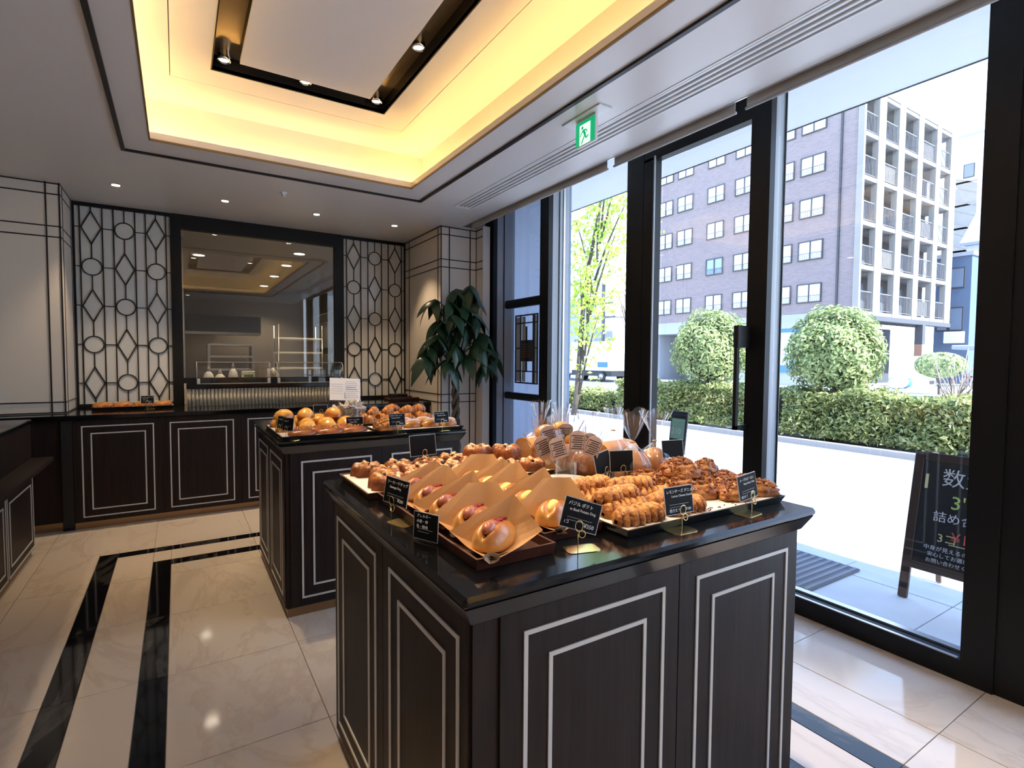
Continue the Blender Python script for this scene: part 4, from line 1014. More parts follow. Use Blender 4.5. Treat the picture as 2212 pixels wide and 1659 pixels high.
# ------------------------------------------------------------------ child walking behind the hedge
pe = thing('person', 'small person in a pale cap and white shirt walking behind the hedge', 'person', (10.15,5.42,-.16))
def skin(name, verts, edges, radii, m_, par, root=0):
    me = bpy.data.meshes.new(name); me.from_pydata(verts, edges, []); me.materials.append(m_)
    o = bpy.data.objects.new(name, me); COL.objects.link(o); o.parent = par
    md = o.modifiers.new('s', 'SKIN'); sv = me.skin_vertices[0].data
    for i, r in enumerate(radii): sv[i].radius = (r, r); sv[i].use_root = (i == root)
    o.modifiers.new('u', 'SUBSURF').levels = 2; o.modifiers['u'].render_levels = 2
    return o
V_ = [(0,0,.62),(0,.0,.78),(0,-.01,.95),(0,-.02,1.03),(0,-.03,1.14),(0,-.04,1.21),
      (0,.13,.94),(.02,.17,.76),(.0,.13,.60),(0,-.13,.94),(-.02,-.17,.77),(-.06,-.15,.62),
      (0,.07,.58),(-.08,.075,.33),(.0,.075,.05),(-.09,.075,.03),(0,-.07,.58),(.05,-.075,.33),(.10,-.075,.07),(.02,-.075,.03)]
E_ = [(0,1),(1,2),(2,3),(3,4),(4,5),(2,6),(6,7),(7,8),(2,9),(9,10),(10,11),(0,12),(12,13),(13,14),(14,15),(0,16),(16,17),(17,18),(18,19)]
R_ = [.095,.10,.10,.04,.085,.07,.045,.035,.03,.045,.035,.03,.07,.05,.035,.03,.07,.05,.035,.03]
skin('body', V_, E_, R_, mat('skin_tone', (.45,.28,.20), .5), pe)
m = MB(); m.grid(16, 8, lambda u,v: ((.125-.02*v)*cos(2*pi*u), (.165-.03*v)*sin(2*pi*u), .58+.40*v), closeu=True); m.build('shirt', MT['white'], pe, True)
m = MB(); m.lathe([(.15,1.165),(.10,1.19),(.098,1.24),(.07,1.29),(.01,1.305)], 16, Matrix.Translation((0,-.035,0))); m.build('cap', MT['sglass'], pe, True)
m = MB(); m.lathe([(.088,1.06),(.098,1.12),(.094,1.19)], 14, Matrix.Translation((.025,-.035,0)), cap=False); m.build('hair', MT['kdark'], pe, True)
for sy, y in ((1,.075),(-1,-.075)): MB().tube([(0,y,.60),(-.05*sy,y,.33),(.05*(-sy),y,.08)], [.085,.065,.05], 10).build('trouser_leg', MT['conc2'], pe, True)
for y in (-.03,.03): MB().lathe([(.001,-.008),(.010,0),(.001,.008)], 8, Matrix.Translation((-.083,-.035+y,1.135))).build('eye', MT['kdark'], pe, True)

# ------------------------------------------------------------------ text helper
def text_mesh(s, size, font=None, depth=.0004, align='LEFT', shear=0.0):
    cu = bpy.data.curves.new('txt', 'FONT'); cu.body = s; cu.size = size; cu.extrude = depth; cu.align_x = align; cu.shear = shear; cu.resolution_u = 2
    o = bpy.data.objects.new('txt', cu); COL.objects.link(o)
    dg = bpy.context.evaluated_depsgraph_get(); me = bpy.data.meshes.new_from_object(o.evaluated_get(dg))
    bpy.data.objects.remove(o); bpy.data.curves.remove(cu); return me
def put_text(parent, s, size, M, material, name='lettering', align='LEFT', shear=0.0):
    me = text_mesh(s, size, align=align, shear=shear); me.materials.clear(); me.materials.append(material); me.transform(M)
    return link(name, me, parent)
# ------------------------------------------------------------------ A-frame blackboard on the pavement
ab = thing('chalkboard_sign', 'black A-frame chalkboard with handwriting standing outside the wide window', 'chalkboard', (3.40,1.32,-.005))
MT['bframe'] = mat('board_frame', (.050,.028,.020), .5); MT['bface'] = mat('board_face', (.016,.018,.022), .35)
th = math.atan2(.165, .80)
MA = Matrix.Rotation(th, 4, 'Y')                    # leans back towards +x ; local: y right is negative, z up
Wd = .60
for y in (0,-Wd+.045): MB().bbox(0,.022,y-.045,y,0,.82,.003,MA).build('frame_leg', MT['bframe'], ab)
MB().bbox(.0,.022,-Wd,-.045,.775,.82,.003,MA).build('frame_rail', MT['bframe'], ab); MB().bbox(.0,.022,-Wd,-.045,.17,.21,.003,MA).build('frame_rail', MT['bframe'], ab)
fa = MB().box(.006,.016,-Wd+.045,-.045,.21,.775,MA).build('board_face', MT['bface'], ab)
Mr = Matrix.Translation((.40,0,0)) @ Matrix.Rotation(-.17,4,'Y')
for y in (-.04,-Wd+.005): MB().bbox(0,.02,y-.03,y,0,.80,.003,Mr).build('rear_leg', mat('board_leg_tan', (.42,.28,.18), .6), ab)
ch = {k: mat('chalk_'+k, c, .8) for k, c in dict(white=(.75,.78,.85), green=(.55,.75,.25), blue=(.3,.5,.75), red=(.75,.12,.10), yellow=(.75,.75,.4)).items()}
def btxt(s, y, z, size, col):
    M = MA @ Matrix.Translation((.0045,-y,z)) @ Matrix(((0,0,1,0),(-1,0,0,0),(0,1,0,0),(0,0,0,1))) @ Matrix.Rotation(pi,4,'Y') @ Matrix.Scale(-1,4,(1,0,0))
    M = MA @ Matrix.Translation((.0045,-y,z)) @ Matrix(((0,0,-1,0),(-1,0,0,0),(0,1,0,0),(0,0,0,1)))
    put_text(ab, s, size, M, ch[col])
btxt('数量', .135, .655, .105, 'white'); btxt("3'種", .185, .53, .10, 'green'); btxt('詰め合', .115, .455, .062, 'white'); btxt('3コ', .145, .345, .06, 'yellow'); btxt('¥1,0', .205, .355, .075, 'red')
btxt('中身が見えるので', .09, .295, .028, 'white'); btxt('安心してお選び', .11, .262, .026, 'white'); btxt('お問い合わせください', .105, .228, .026, 'white')
MB().box(.002,.005,-.42,-.20,.338,.342,MA).build('chalk_underline', ch['yellow'], ab); MB().box(.002,.006,-.075,-.062,.62,.70,MA @ Matrix.Rotation(0,4,'X')).build('chalk_mark', ch['yellow'], ab)
# small sandwich board by the door
sb = thing('small_signboard', 'small green and white menu board standing outside the tree window', 'sign', (3.25,2.86,-.01))
Ms = Matrix.Rotation(.12,4,'Y')
MB().bbox(0,.02,-.10,.06,.58,.92,.005,Ms).build('sign_panel', MT['kdark'], sb)
MT['sgreen'] = mat('sign_green', (.35,.62,.45), .5)
MB().box(-.002,0,-.085,.045,.70,.86,Ms).build('sign_face', MT['sgreen'], sb); MB().box(-.002,0,-.085,.045,.63,.68,Ms).build('sign_face', MT['white'], sb)
for y in (-.09,.05): MB().tube([(0.0,y,0),(.07,y,.60)], .010, 6).build('leg', MT['alu'], sb)
put_text(sb, '210', .065, Ms @ Matrix.Translation((-.003,.04,.74)) @ Matrix(((0,0,-1,0),(-1,0,0,0),(0,1,0,0),(0,0,0,1))), MT['white'])
# ------------------------------------------------------------------ potted money tree in the corner
MT['pleaf'] = mat('glossy_leaf', (.022,.060,.022), .30, spec=.55, var=(.014,.040,.018), scale=3)
MT['pstem'] = mat('green_stem', (.05,.09,.03), .6)
MT['ptrunk'] = mat('braided_bark', (.13,.10,.065), .8, var=(.08,.065,.045), scale=14, bump=.5)
plant = thing('money_tree', 'potted money tree with braided trunk and dark glossy leaves beside the column', 'plant', (2.20,4.46,0))
m = MB(); m.lathe([(.13,0),(.16,.02),(.185,.30),(.195,.33),(.175,.335),(.17,.30)], 24); m.build('pot', MT['china'], plant, True)
m = MB(); m.lathe([(.17,.295),(.001,.305)], 20, cap=False); m.build('soil', MT['soil'], plant)
for k in range(3):
    pts = [((.020+.006*(1-i/30))*cos(2*pi*k/3+i*.62)-.02*i/30, (.020+.006*(1-i/30))*sin(2*pi*k/3+i*.62), .29+.98*i/30) for i in range(31)]
    MB().tube(pts, [.021-.005*i/30 for i in range(31)], 8).build('trunk_strand', MT['ptrunk'], plant, True)
def leaf_mesh(L, W, droop):
    m = MB(); n = 9
    vs_, fs_ = [], []
    for i in range(n):
        t = i/(n-1); w = W*(sin(pi*min(1,t*1.02)**.75)**.9 if 0 < t < 1 else .02)*.5
        z = -droop*t*t; x = L*t*(1-.12*droop/L*t)
        vs_ += [(x, -w, z-.10*w), (x, 0, z+.16*w), (x, w, z-.10*w)]
    for i in range(n-1):
        a = i*3; fs_ += [(a,a+3,a+4,a+1),(a+1,a+4,a+5,a+2)]
    m.add(vs_, fs_); return m.mesh('leaf', MT['pleaf'], True)
LM = [leaf_mesh(.23,.085,.07), leaf_mesh(.20,.075,.11), leaf_mesh(.26,.09,.13)]
rnd = random.Random(17)
clusters = [(-.02,-.02,1.95),(.13,-.02,1.93),(-.10,-.06,1.83),(.02,-.10,1.78),(.17,-.05,1.72),(-.16,.02,1.66),(.06,.06,1.88),(-.02,-.13,1.62),(.20,-.10,1.55),(-.23,-.08,1.52),
            (.30,-.03,1.47),(-.28,-.02,1.42),(.12,-.16,1.47),(-.10,-.15,1.44),(.33,-.08,1.36),(.02,-.18,1.33),(-.16,-.12,1.30),(.22,-.14,1.27),(-.05,.08,1.55),(.14,.08,1.62),(-.34,-.06,1.33),(-.20,.05,1.85),(.08,-.12,1.98),(-.12,-.16,1.70)]
for ci, (x, y, z) in enumerate(clusters):
    MB().tube([(-.02,0,1.20+.04*(ci % 4)),(x*.45,y*.5,(1.25+z)/2+.06),(x,y,z)], [.008,.006,.004], 6).build('petiole', MT['pstem'], plant, True)
    n = 6; a0 = rnd.uniform(0,6.28); out = math.atan2(y, x) if abs(x)+abs(y) > .08 else a0
    for k in range(n):
        az = out+(k-(n-1)/2)*.95+rnd.uniform(-.2,.2)
        pit = rnd.uniform(.15,.75)+.10*abs(k-2.5)
        o = link('leaf', LM[(ci+k) % 3], plant, (x,y,z)); s = rnd.uniform(.90,1.22)
        o.rotation_euler = (rnd.uniform(-.35,.35), pit, az); o.scale = (s,s,s)

# ------------------------------------------------------------------ baked goods
def crust(name, c1, c2, rough=.42, scale=26, bump=.35, coat=.12, sugar=0.0, sugar_scale=60):
    """c1 golden, c2 well baked; the mesh's bake attribute says how far each spot browned"""
    m, nt, b, out = _nt(name)
    b.inputs['Roughness'].default_value = rough; b.inputs['Coat Weight'].default_value = coat; b.inputs['Coat Roughness'].default_value = .2
    b.inputs['Specular IOR Level'].default_value = .4
    tc = nt.nodes.new('ShaderNodeTexCoord'); at = nt.nodes.new('ShaderNodeAttribute'); at.attribute_name = 'bake'
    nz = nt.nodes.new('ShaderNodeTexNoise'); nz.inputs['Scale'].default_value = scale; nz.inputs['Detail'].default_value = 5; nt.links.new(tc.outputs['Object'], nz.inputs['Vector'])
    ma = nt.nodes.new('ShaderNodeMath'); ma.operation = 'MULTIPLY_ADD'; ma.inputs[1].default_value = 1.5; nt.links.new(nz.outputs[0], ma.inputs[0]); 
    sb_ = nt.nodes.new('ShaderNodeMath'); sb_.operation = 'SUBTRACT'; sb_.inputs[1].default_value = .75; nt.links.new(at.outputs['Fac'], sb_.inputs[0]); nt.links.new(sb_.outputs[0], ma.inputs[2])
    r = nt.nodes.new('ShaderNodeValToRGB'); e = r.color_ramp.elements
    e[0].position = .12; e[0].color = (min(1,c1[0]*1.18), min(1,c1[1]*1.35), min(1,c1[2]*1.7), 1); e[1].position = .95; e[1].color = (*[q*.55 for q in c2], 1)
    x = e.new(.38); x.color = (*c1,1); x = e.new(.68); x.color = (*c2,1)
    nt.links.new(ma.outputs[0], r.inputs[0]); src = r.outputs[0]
    if sugar:
        sp_ = nt.nodes.new('ShaderNodeSeparateXYZ'); nt.links.new(tc.outputs['Normal'], sp_.inputs[0])
        n3 = nt.nodes.new('ShaderNodeTexNoise'); n3.inputs['Scale'].default_value = sugar_scale; nt.links.new(tc.outputs['Object'], n3.inputs['Vector'])
        mu = nt.nodes.new('ShaderNodeMath'); mu.operation = 'MULTIPLY'; nt.links.new(sp_.outputs['Z'], mu.inputs[0]); nt.links.new(n3.outputs[0], mu.inputs[1])
        r2 = nt.nodes.new('ShaderNodeValToRGB'); r2.color_ramp.elements[0].position = .42; r2.color_ramp.elements[1].position = .60
        r2.color_ramp.elements[1].color = (sugar,sugar,sugar,1); nt.links.new(mu.outputs[0], r2.inputs[0])
        mx = nt.nodes.new('ShaderNodeMix'); mx.data_type = 'RGBA'; nt.links.new(r2.outputs[0], mx.inputs[0]); nt.links.new(src, mx.inputs[6]); mx.inputs[7].default_value = (.82,.68,.52,1); src = mx.outputs[2]
    nt.links.new(src, b.inputs['Base Color'])
    n2 = nt.nodes.new('ShaderNodeTexNoise'); n2.inputs['Scale'].default_value = scale*4; n2.inputs['Detail'].default_value = 3; nt.links.new(tc.outputs['Object'], n2.inputs['Vector'])
    bp = nt.nodes.new('ShaderNodeBump'); bp.inputs['Strength'].default_value = bump; bp.inputs['Distance'].default_value = .010
    nt.links.new(n2.outputs[0], bp.inputs['Height']); nt.links.new(bp.outputs[0], b.inputs['Normal'])
    return m
MT['braid'] = crust('braid_crust', (.56,.24,.050), (.30,.085,.016), scale=40, bump=.6)
MT['nutp'] = crust('nut_crust', (.44,.175,.036), (.24,.065,.013), scale=34, bump=.6)
MT['nut'] = mat('chopped_nut', (.16,.050,.018), .5, var=(.34,.13,.04), scale=90)
MT['dan'] = crust('danish_crust', (.54,.225,.05), (.29,.08,.018), scale=34, sugar=.8)
MT['raisin'] = mat('raisin', (.020,.008,.006), .35)
MT['bun'] = crust('bun_crust', (.58,.27,.065), (.40,.13,.025), rough=.30, scale=12, bump=.08, coat=.3)
MT['crumb'] = mat('bread_crumb', (.80,.65,.40), .7, var=(.74,.56,.32), scale=40, bump=.2)
MT['sausage'] = mat('sausage', (.42,.13,.08), .30, coat=.4)
MT['ketchup'] = mat('ketchup', (.34,.02,.012), .25, coat=.4)
MT['potato'] = mat('potato_filling', (.82,.68,.22), .45, var=(.75,.58,.16), scale=30, bump=.15)
MT['roll'] = crust('golden_roll', (.66,.31,.055), (.42,.13,.022), rough=.22, scale=16, bump=.06, coat=.5)
MT['turn'] = crust('dark_pastry', (.38,.11,.025), (.22,.05,.012), rough=.28, scale=20, bump=.2, coat=.5)
MT['croi'] = crust('croissant_crust', (.50,.185,.038), (.28,.075,.015), rough=.35, scale=26, bump=.2)
MT['seed'] = mat('seeds', (.66,.40,.12), .5, var=(.45,.2,.05), scale=70)
MT['icing'] = mat('drizzle', (.80,.66,.40), .4)
MT['pink'] = mat('pale_filling', (.72,.55,.48), .5)
MT['loaf'] = crust('loaf_crust', (.42,.155,.034), (.25,.07,.014), rough=.4, scale=10, bump=.08, coat=.1)
MT['toast'] = crust('toast_crust', (.54,.22,.05), (.36,.11,.022), rough=.45, scale=9, bump=.05)
MT['softbun'] = crust('soft_bun', (.70,.34,.085), (.56,.22,.045), rough=.4, scale=9, bump=.03)
def g_braid(L=.155, W=.030, Hh=.030, seed=0):
    def fn(u, v):
        a = 2*pi*u; tp = max(0.03, 1-abs(2*v-1)**6)**.5
        ph = v*7.5+.50*abs(cos(a))+seed+.12*sin(9*v+seed)
        q = abs(sin(pi*ph)); rid = .66+.40*q**.6+.09*noise3((v*9,cos(a)*2,sin(a)*2),2.2,seed)+.05*noise3((v*30,cos(a)*4,sin(a)*4),3.1,seed+2)
        x = (v-.5)*L; y = W*tp*rid*cos(a)+.004*sin(14*v+seed); z = Hh*tp*rid*sin(a)
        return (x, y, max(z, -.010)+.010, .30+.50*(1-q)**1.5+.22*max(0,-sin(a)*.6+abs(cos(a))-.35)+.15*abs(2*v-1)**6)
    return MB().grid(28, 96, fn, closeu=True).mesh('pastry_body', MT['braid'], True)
def g_blob(L, W, Hh, amp, seed, mat_, nu=24, nv=18, name='pastry_body', freq=60):
    def fn(u, v):
        a = 2*pi*u; ph = pi*v; x = sin(ph)*cos(a); y = sin(ph)*sin(a); z = cos(ph)
        n = 1+amp*noise3((x*L,y*W,z*Hh), freq, seed)+amp*.6*noise3((x*L,y*W,z*Hh), freq*2.3, seed+4)
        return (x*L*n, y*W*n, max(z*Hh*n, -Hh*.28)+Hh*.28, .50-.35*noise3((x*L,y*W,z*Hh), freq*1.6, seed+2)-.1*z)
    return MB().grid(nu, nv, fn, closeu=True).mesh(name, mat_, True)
def g_chunks(L, W, Hh, n, size, seed, mat_, name='topping', up=.45):
    r = random.Random(seed); m = MB()
    for _ in range(n):
        a = r.uniform(0,6.28); e = r.uniform(up,1.0)*pi/2; x = cos(e)*cos(a)*L; y = cos(e)*sin(a)*W; z = sin(e)*Hh+Hh*.28
        M = Matrix.Translation((x,y,z)) @ Matrix.Rotation(r.uniform(0,6),4,Vector((r.random(),r.random(),r.random())).normalized())
        s = size*r.uniform(.6,1.3); m.bbox(-s,s,-s*.7,s*.7,-s*.5,s*.5,s*.25,M)
    return m.mesh(name, mat_)
def g_danish(seed):
    def fn(u, v):
        a = 2*pi*u; r = v
        rr = .050*(1+.09*cos(5*a+seed)+.05*cos(9*a+seed*2))
        n_ = noise3((cos(a)*r*3,sin(a)*r*3,0), 1.9, seed)+.5*noise3((cos(a)*r*9,sin(a)*r*9,.01), 1.7, seed+3)
        h = .037*(1-r**6)**.5*(1+.12*cos(5*a+seed)*sin(pi*r)-.16*(1-r)**2+.10*n_*(1-r**8)); rr *= 1+.03*n_
        if r > .999: h = 0
        return (rr*r*cos(a), rr*r*sin(a), h, .30+.45*r*r+.30*(1-abs(sin(2.2*pi*r+.6*a+seed))))
    m = MB().grid(48, 24, fn, closeu=True)
    return m.mesh('pastry_body', MT['dan'], True)
def g_raisin(k):
    m = MB(); m.grid(7,5,lambda u,v: (.007*sin(pi*v)*cos(2*pi*u)*(1+.3*sin(5*u*6.28)), .005*sin(pi*v)*sin(2*pi*u), .004*cos(pi*v)), closeu=True); return m.mesh('raisin', MT['raisin'], True)
RAIS = g_raisin(0)
ORD = ['first','second','third','fourth','fifth','sixth','seventh','eighth','ninth','tenth','eleventh','twelfth']
def goods(name, lab, cat, loc, rz, group, parts, tilt=(0,0), s=1.0):
    t = thing(name, lab, cat, loc, rz, group); t.rotation_euler = (tilt[0], tilt[1], rz); t.scale = (s,s,s)
    for p in parts:
        o = link(p[0], p[1], t, p[2] if len(p) > 2 else None, p[3] if len(p) > 3 else None)
    return t
ZT = .890
# ---- trays
def tray(name, lab, x0, x1, y0, y1, z, m_, rim=None, paper=True, h=.021, flare=.010, cat='tray', pz=.012):
    cx, cy = (x0+x1)/2, (y0+y1)/2; a, b = (x1-x0)/2, (y1-y0)/2
    t = thing(name, lab, cat, (cx,cy,z))
    w = .006; m = MB(); f = flare
    o0, o1, i0, i1 = (a-f,b-f), (a,b), (a-f-w,b-f-w), (a-w,b-w)
    def rect(r, z_): return [(-r[0],-r[1],z_),(r[0],-r[1],z_),(r[0],r[1],z_),(-r[0],r[1],z_)]
    v = rect(o0,.0005)+rect(o1,h)+rect(i1,h)+rect(i0,.006)
    fs = [(3,2,1,0),(12,13,14,15)]
    for k in range(4):
        n = (k+1) % 4; fs += [(k,n,4+n,4+k),(4+k,4+n,8+n,8+k),(8+k,8+n,12+n,12+k)]
    m.add(v, fs); m.build('tray_body', MT[m_], t)
    if rim:
        r = MB()
        for (p,q) in (((-a,-b),(a,-b)),((a,-b),(a,b)),((a,b),(-a,b)),((-a,b),(-a,-b))): r.tube([(p[0],p[1],h),(q[0],q[1],h)], .0035, 6)
        r.build('tray_rim', MT[rim], t)
    if paper:
        MB().box(-a+f*.5,a-f*.5,-b+f*.5,b-f*.5,h-.005,h-.0035).build('liner_paper', MT['paperw'], t)
    return t
tray('baking_tray', 'black baking tray with white paper at the right front of the near island', .862, 1.492, .868, 1.225, ZT, 'tray', None)
tray('baking_tray', 'dark baking tray with white paper along the far edge of the near island', .455, 1.13, 1.50, 1.815, ZT, 'trayrim', None)
tray('wooden_tray', 'dark wooden tray at the left front corner of the near island', .480, .672, .886, 1.49, ZT, 'traywood', None, False, .024, .004)
tray('wooden_tray', 'dark wooden tray of potato rolls behind the corner price card', .682, .856, .945, 1.49, ZT, 'traywood', None, False, .024, .004)
zp = ZT+.0178
# ---- lemon braids: rows along x
BR = [g_braid(seed=s) for s in (0,.8,1.7,2.6)]
rows = [(.918,[.948,1.108]),(.980,[.962,1.122]),(1.042,[.946,1.106]),(1.104,[.960,1.118]),(1.166,[.948,1.106])]
k = 0; rnd = random.Random(5)
for i, (y, xs) in enumerate(rows):
    for j, x in enumerate(xs):
        goods('braided_pastry', 'golden braided lemon pastry stick, %s row from the front, %s end' % (ORD[i], ('left','right')[j]), 'pastry', (x+rnd.uniform(-.006,.006), y, zp), rnd.uniform(-.16,.10)-.04, 'braided lemon pastries on the right tray', [('pastry_body', BR[k % 4])]); k += 1
for j, (x, y) in enumerate(((.965,1.012),(1.075,1.075),(.975,1.135))):
    goods('braided_pastry', 'golden braided lemon pastry stick resting on the rows below, %s from the front' % ORD[j], 'pastry', (x,y,zp+.026), rnd.uniform(-.25,.15), 'braided lemon pastries on the right tray', [('pastry_body', BR[j+1])])
# ---- pecan pastries
NP = [g_blob(.060,.036,.032,.17,s,MT['nutp'],44,28,'pastry_body',85) for s in (1,2,3)]; NC = [g_chunks(.060,.035,.034,46,.0052,s,MT['nut'],'nut_topping',.30) for s in (1,2,3)]
k = 0
for i, y in enumerate((.925,.995,1.062,1.128,1.190)):
    xs = (1.405,1.442)[0:1] if i == 0 else (1.262,1.375,1.455)
    if i == 0: xs = (1.352,1.452)
    for j, x in enumerate(xs):
        goods('pecan_pastry', 'nut-topped twisted pastry, %s row from the front, %s from the left' % (ORD[i], ORD[j]), 'pastry', (x+rnd.uniform(-.008,.008), y, zp), rnd.uniform(-.5,.2), 'nut topped pastries on the right tray', [('pastry_body', NP[k % 3]),('nut_topping', NC[k % 3])]); k += 1
for j, (x, y) in enumerate(((1.322,1.095),(1.425,1.10),(1.375,1.162))):
    goods('pecan_pastry', 'nut-topped twisted pastry stacked on the heap, %s from the left' % ORD[j], 'pastry', (x,y,zp+.034), rnd.uniform(-.6,.4), 'nut topped pastries on the right tray', [('pastry_body', NP[k % 3]),('nut_topping', NC[k % 3])]); k += 1
cr_ = MB()
for _ in range(16):
    M = Matrix.Translation((rnd.uniform(1.17,1.33),rnd.uniform(.885,.905),zp+.001)); cr_.bbox(-.002,.002,-.0015,.0015,-.001,.0015,.0005,M)
o = cr_.build('crumbs', MT['nut']); tag(o, 'loose crumbs on the white paper of the right tray', 'crumbs', kind='stuff')
# ---- raisin danishes on the far tray
DN = [g_danish(s) for s in (0,1.3,2.9)]
def danish(x, y, lab, k, dz=0):
    parts = [('pastry_body', DN[k % 3])]
    r = random.Random(k)
    for q in range(3):
        a = r.uniform(0,6.28); d = r.uniform(.0,.028); parts.append(('raisin', RAIS, (d*cos(a),d*sin(a),.036)))
    goods('raisin_danish', lab, 'pastry', (x,y,zp+dz), k*1.1, 'sugared raisin pastries on the far tray', parts, s=1.0+.12*r.random())
k = 0
for i, y in enumerate((1.565,1.665,1.762)):
    for j in range(6):
        x = .535+.107*j+(.03 if i % 2 else 0)
        if x > 1.085: continue
        danish(x, y+rnd.uniform(-.008,.008), 'sugared raisin pastry, %s row of the far tray, %s from the left' % (('near','middle','far')[i], ORD[j]), k); k += 1
for j, (x, y) in enumerate(((.93,1.71),(1.02,1.66))):
    danish(x, y, 'sugared raisin pastry stacked on the far tray, %s' % ('left one','right one')[j], k, .036); k += 1
# ---- rolls in kraft paper
def g_paper(seed, hb=.100, ax=.036, top=.10):
    """square of kraft paper: rear corner standing up, side corners lifted, front corner twisted"""
    n = 19; mcol = 17; vs_ = []; fs_ = []; prev = None
    for i in range(n):
        t = -1+2*i/(n-1); w = 1-abs(t)*(1-(top if t > 0 else .10)); cur = []
        for j in range(mcol):
            q = -1+2*j/(mcol-1); s = q*w
            ns = .0020*noise3((s*2.2,t*2.2,seed), 1.6, seed)
            if t >= 0:
                yb, zb0 = .014*abs(q)**1.5, .005+.032*abs(q)**1.6
                x = s*.100+ax*t; y = yb+(.085-yb)*t; z = zb0+(hb-zb0)*t
                tent = max(0,1-abs(q-.2)*1.1)*min(1,t*3)*(1-t); y += .030*tent; z -= .012*tent
            else:
                x = s*.100+.010*t; y = .088*t+.014*abs(s)**1.5; z = .005+.032*abs(q)**1.6*(1+t)+.020*max(0,-t-.5)
            cur.append(len(vs_)); vs_.append((x+ns, y+ns*1.4, max(z+abs(ns), .002)))
        if prev:
            for j in range(mcol-1): fs_.append((prev[j],prev[j+1],cur[j+1],cur[j]))
        prev = cur
    m = MB().add(vs_, fs_)
    r = random.Random(seed)
    def tw(u, v): return (-.010+(.004+.010*v)*(.6+.8*r.random())*cos(2*pi*u), -.078-.020*v+.003*r.random(), .012+.008*v+(.003+.007*v)*(.6+.8*r.random())*sin(2*pi*u))
    m.grid(9, 4, tw, closeu=True)
    return m.mesh('paper', [MT['kraft'], MT['kraftback']], False)
MT['kraftback'] = mat('kraft_reverse', (.66,.52,.40), .65)
PAP = [g_paper(1,.098,.040,.02), g_paper(2,.098,.026,.36), g_paper(3,.106,.050,.03), g_paper(4,.100,.034,.12)]
def g_bun(seed, L=.070, W=.040, Hh=.042):
    def fn(u, v):
        a = 2*pi*u; ph = pi*v; y = -cos(ph)*L; rr = sin(ph)**.62
        x = cos(a)*W*rr; z = sin(a)*Hh*rr
        cutd = max(0, 1-abs(x)/.014)
        if z > 0: z -= cutd*Hh*.60*rr
        return (x*(1+.05*noise3((x,y,z),40,seed)), y, max(z,-.014)+.014, .15+.55*max(0,sin(a))**.8*(.5+.5*rr)-.3*cutd)
    return MB().grid(32, 20, fn, closeu=True).mesh('bun', MT['bun'], True)
BUN = [g_bun(1), g_bun(2)]
def g_sausage():
    return MB().tube([(.002*sin(i*.8),-.062+.0095*i,.040+.004*sin(i*.5)) for i in range(13)], [.005,.011]+[.0138]*9+[.011,.005], 14).mesh('sausage', MT['sausage'], True)
def g_ketchup():
    return MB().tube([(.006*sin(i*1.5),-.05+.005*i,.0530) for i in range(20)], [.0026]*20, 6).mesh('ketchup', MT['ketchup'], True)
SAU, KET = g_sausage(), g_ketchup()
POT = g_blob(.017,.045,.022,.08,3,MT['potato'],18,12,'potato_filling')
CRM = MB().grid(14, 10, lambda u,v: ((.020-.008*v)*(1 if u < .5 else -1)*(abs(cos(2*pi*u))), -.062+.124*u, .018+.02*v), ).mesh('crumb_inside', MT['crumb'], True)
def g_crumb():
    m = MB()
    for sx in (-1,1):
        m.grid(12, 5, lambda u,v: (sx*(.004+.014*v), -.055+.11*u, .026+.022*v*sin(pi*u)**.4), )
    return m.mesh('bread_inside', MT['crumb'], True)
CRM = g_crumb()
def sleeve(x, y, rz, lab_b, lab_p, k, kind):
    bx, by, brz = x-.006+.01, y+.012, rz-.45
    p = goods('paper_sleeve', lab_p, 'paper', (x,y,ZT+.008), rz, 'kraft paper sleeves in the wooden trays', [('paper', PAP[k % 4])])
    md = p.children[0].modifiers.new('thickness', 'SOLIDIFY'); md.thickness = .0007; md.offset = 0; md.material_offset = 1
    if kind == 'dog': goods('hot_dog', lab_b, 'hot dog', (bx,by,ZT+.0135), brz, 'hot dogs in kraft paper', [('bun', BUN[k % 2]),('bread_inside', CRM),('sausage', SAU),('ketchup', KET)], tilt=(-.12,0))
    else: goods('potato_roll', lab_b, 'bread roll', (bx,by,ZT+.0135), brz, 'potato rolls in kraft paper', [('bun', BUN[k % 2]),('bread_inside', CRM),('potato_filling', POT, (0,0,.026))], tilt=(-.12,0))
for i, (x, y, a) in enumerate(((.562,.950,-.50),(.575,1.070,-.42),(.572,1.190,-.55),(.572,1.300,-.40),(.575,1.405,-.48))):
    n = ('nearest','second','third','fourth','farthest')[i]
    sleeve(x, y, a, '%s hot dog from the viewer in the left wooden tray' % n, 'kraft paper sleeve around the %s hot dog of the left wooden tray' % n, i, 'dog')
for i, (x, y, a) in enumerate(((.768,1.020,-.40),(.766,1.130,-.50),(.764,1.235,-.42),(.766,1.330,-.52),(.764,1.418,-.45))):
    n = ('nearest','second','third','fourth','farthest')[i]
    sleeve(x, y, a, '%s potato filled roll from the viewer in the second wooden tray' % n, 'kraft paper sleeve around the %s potato roll of the second wooden tray' % n, i+1, 'pot')
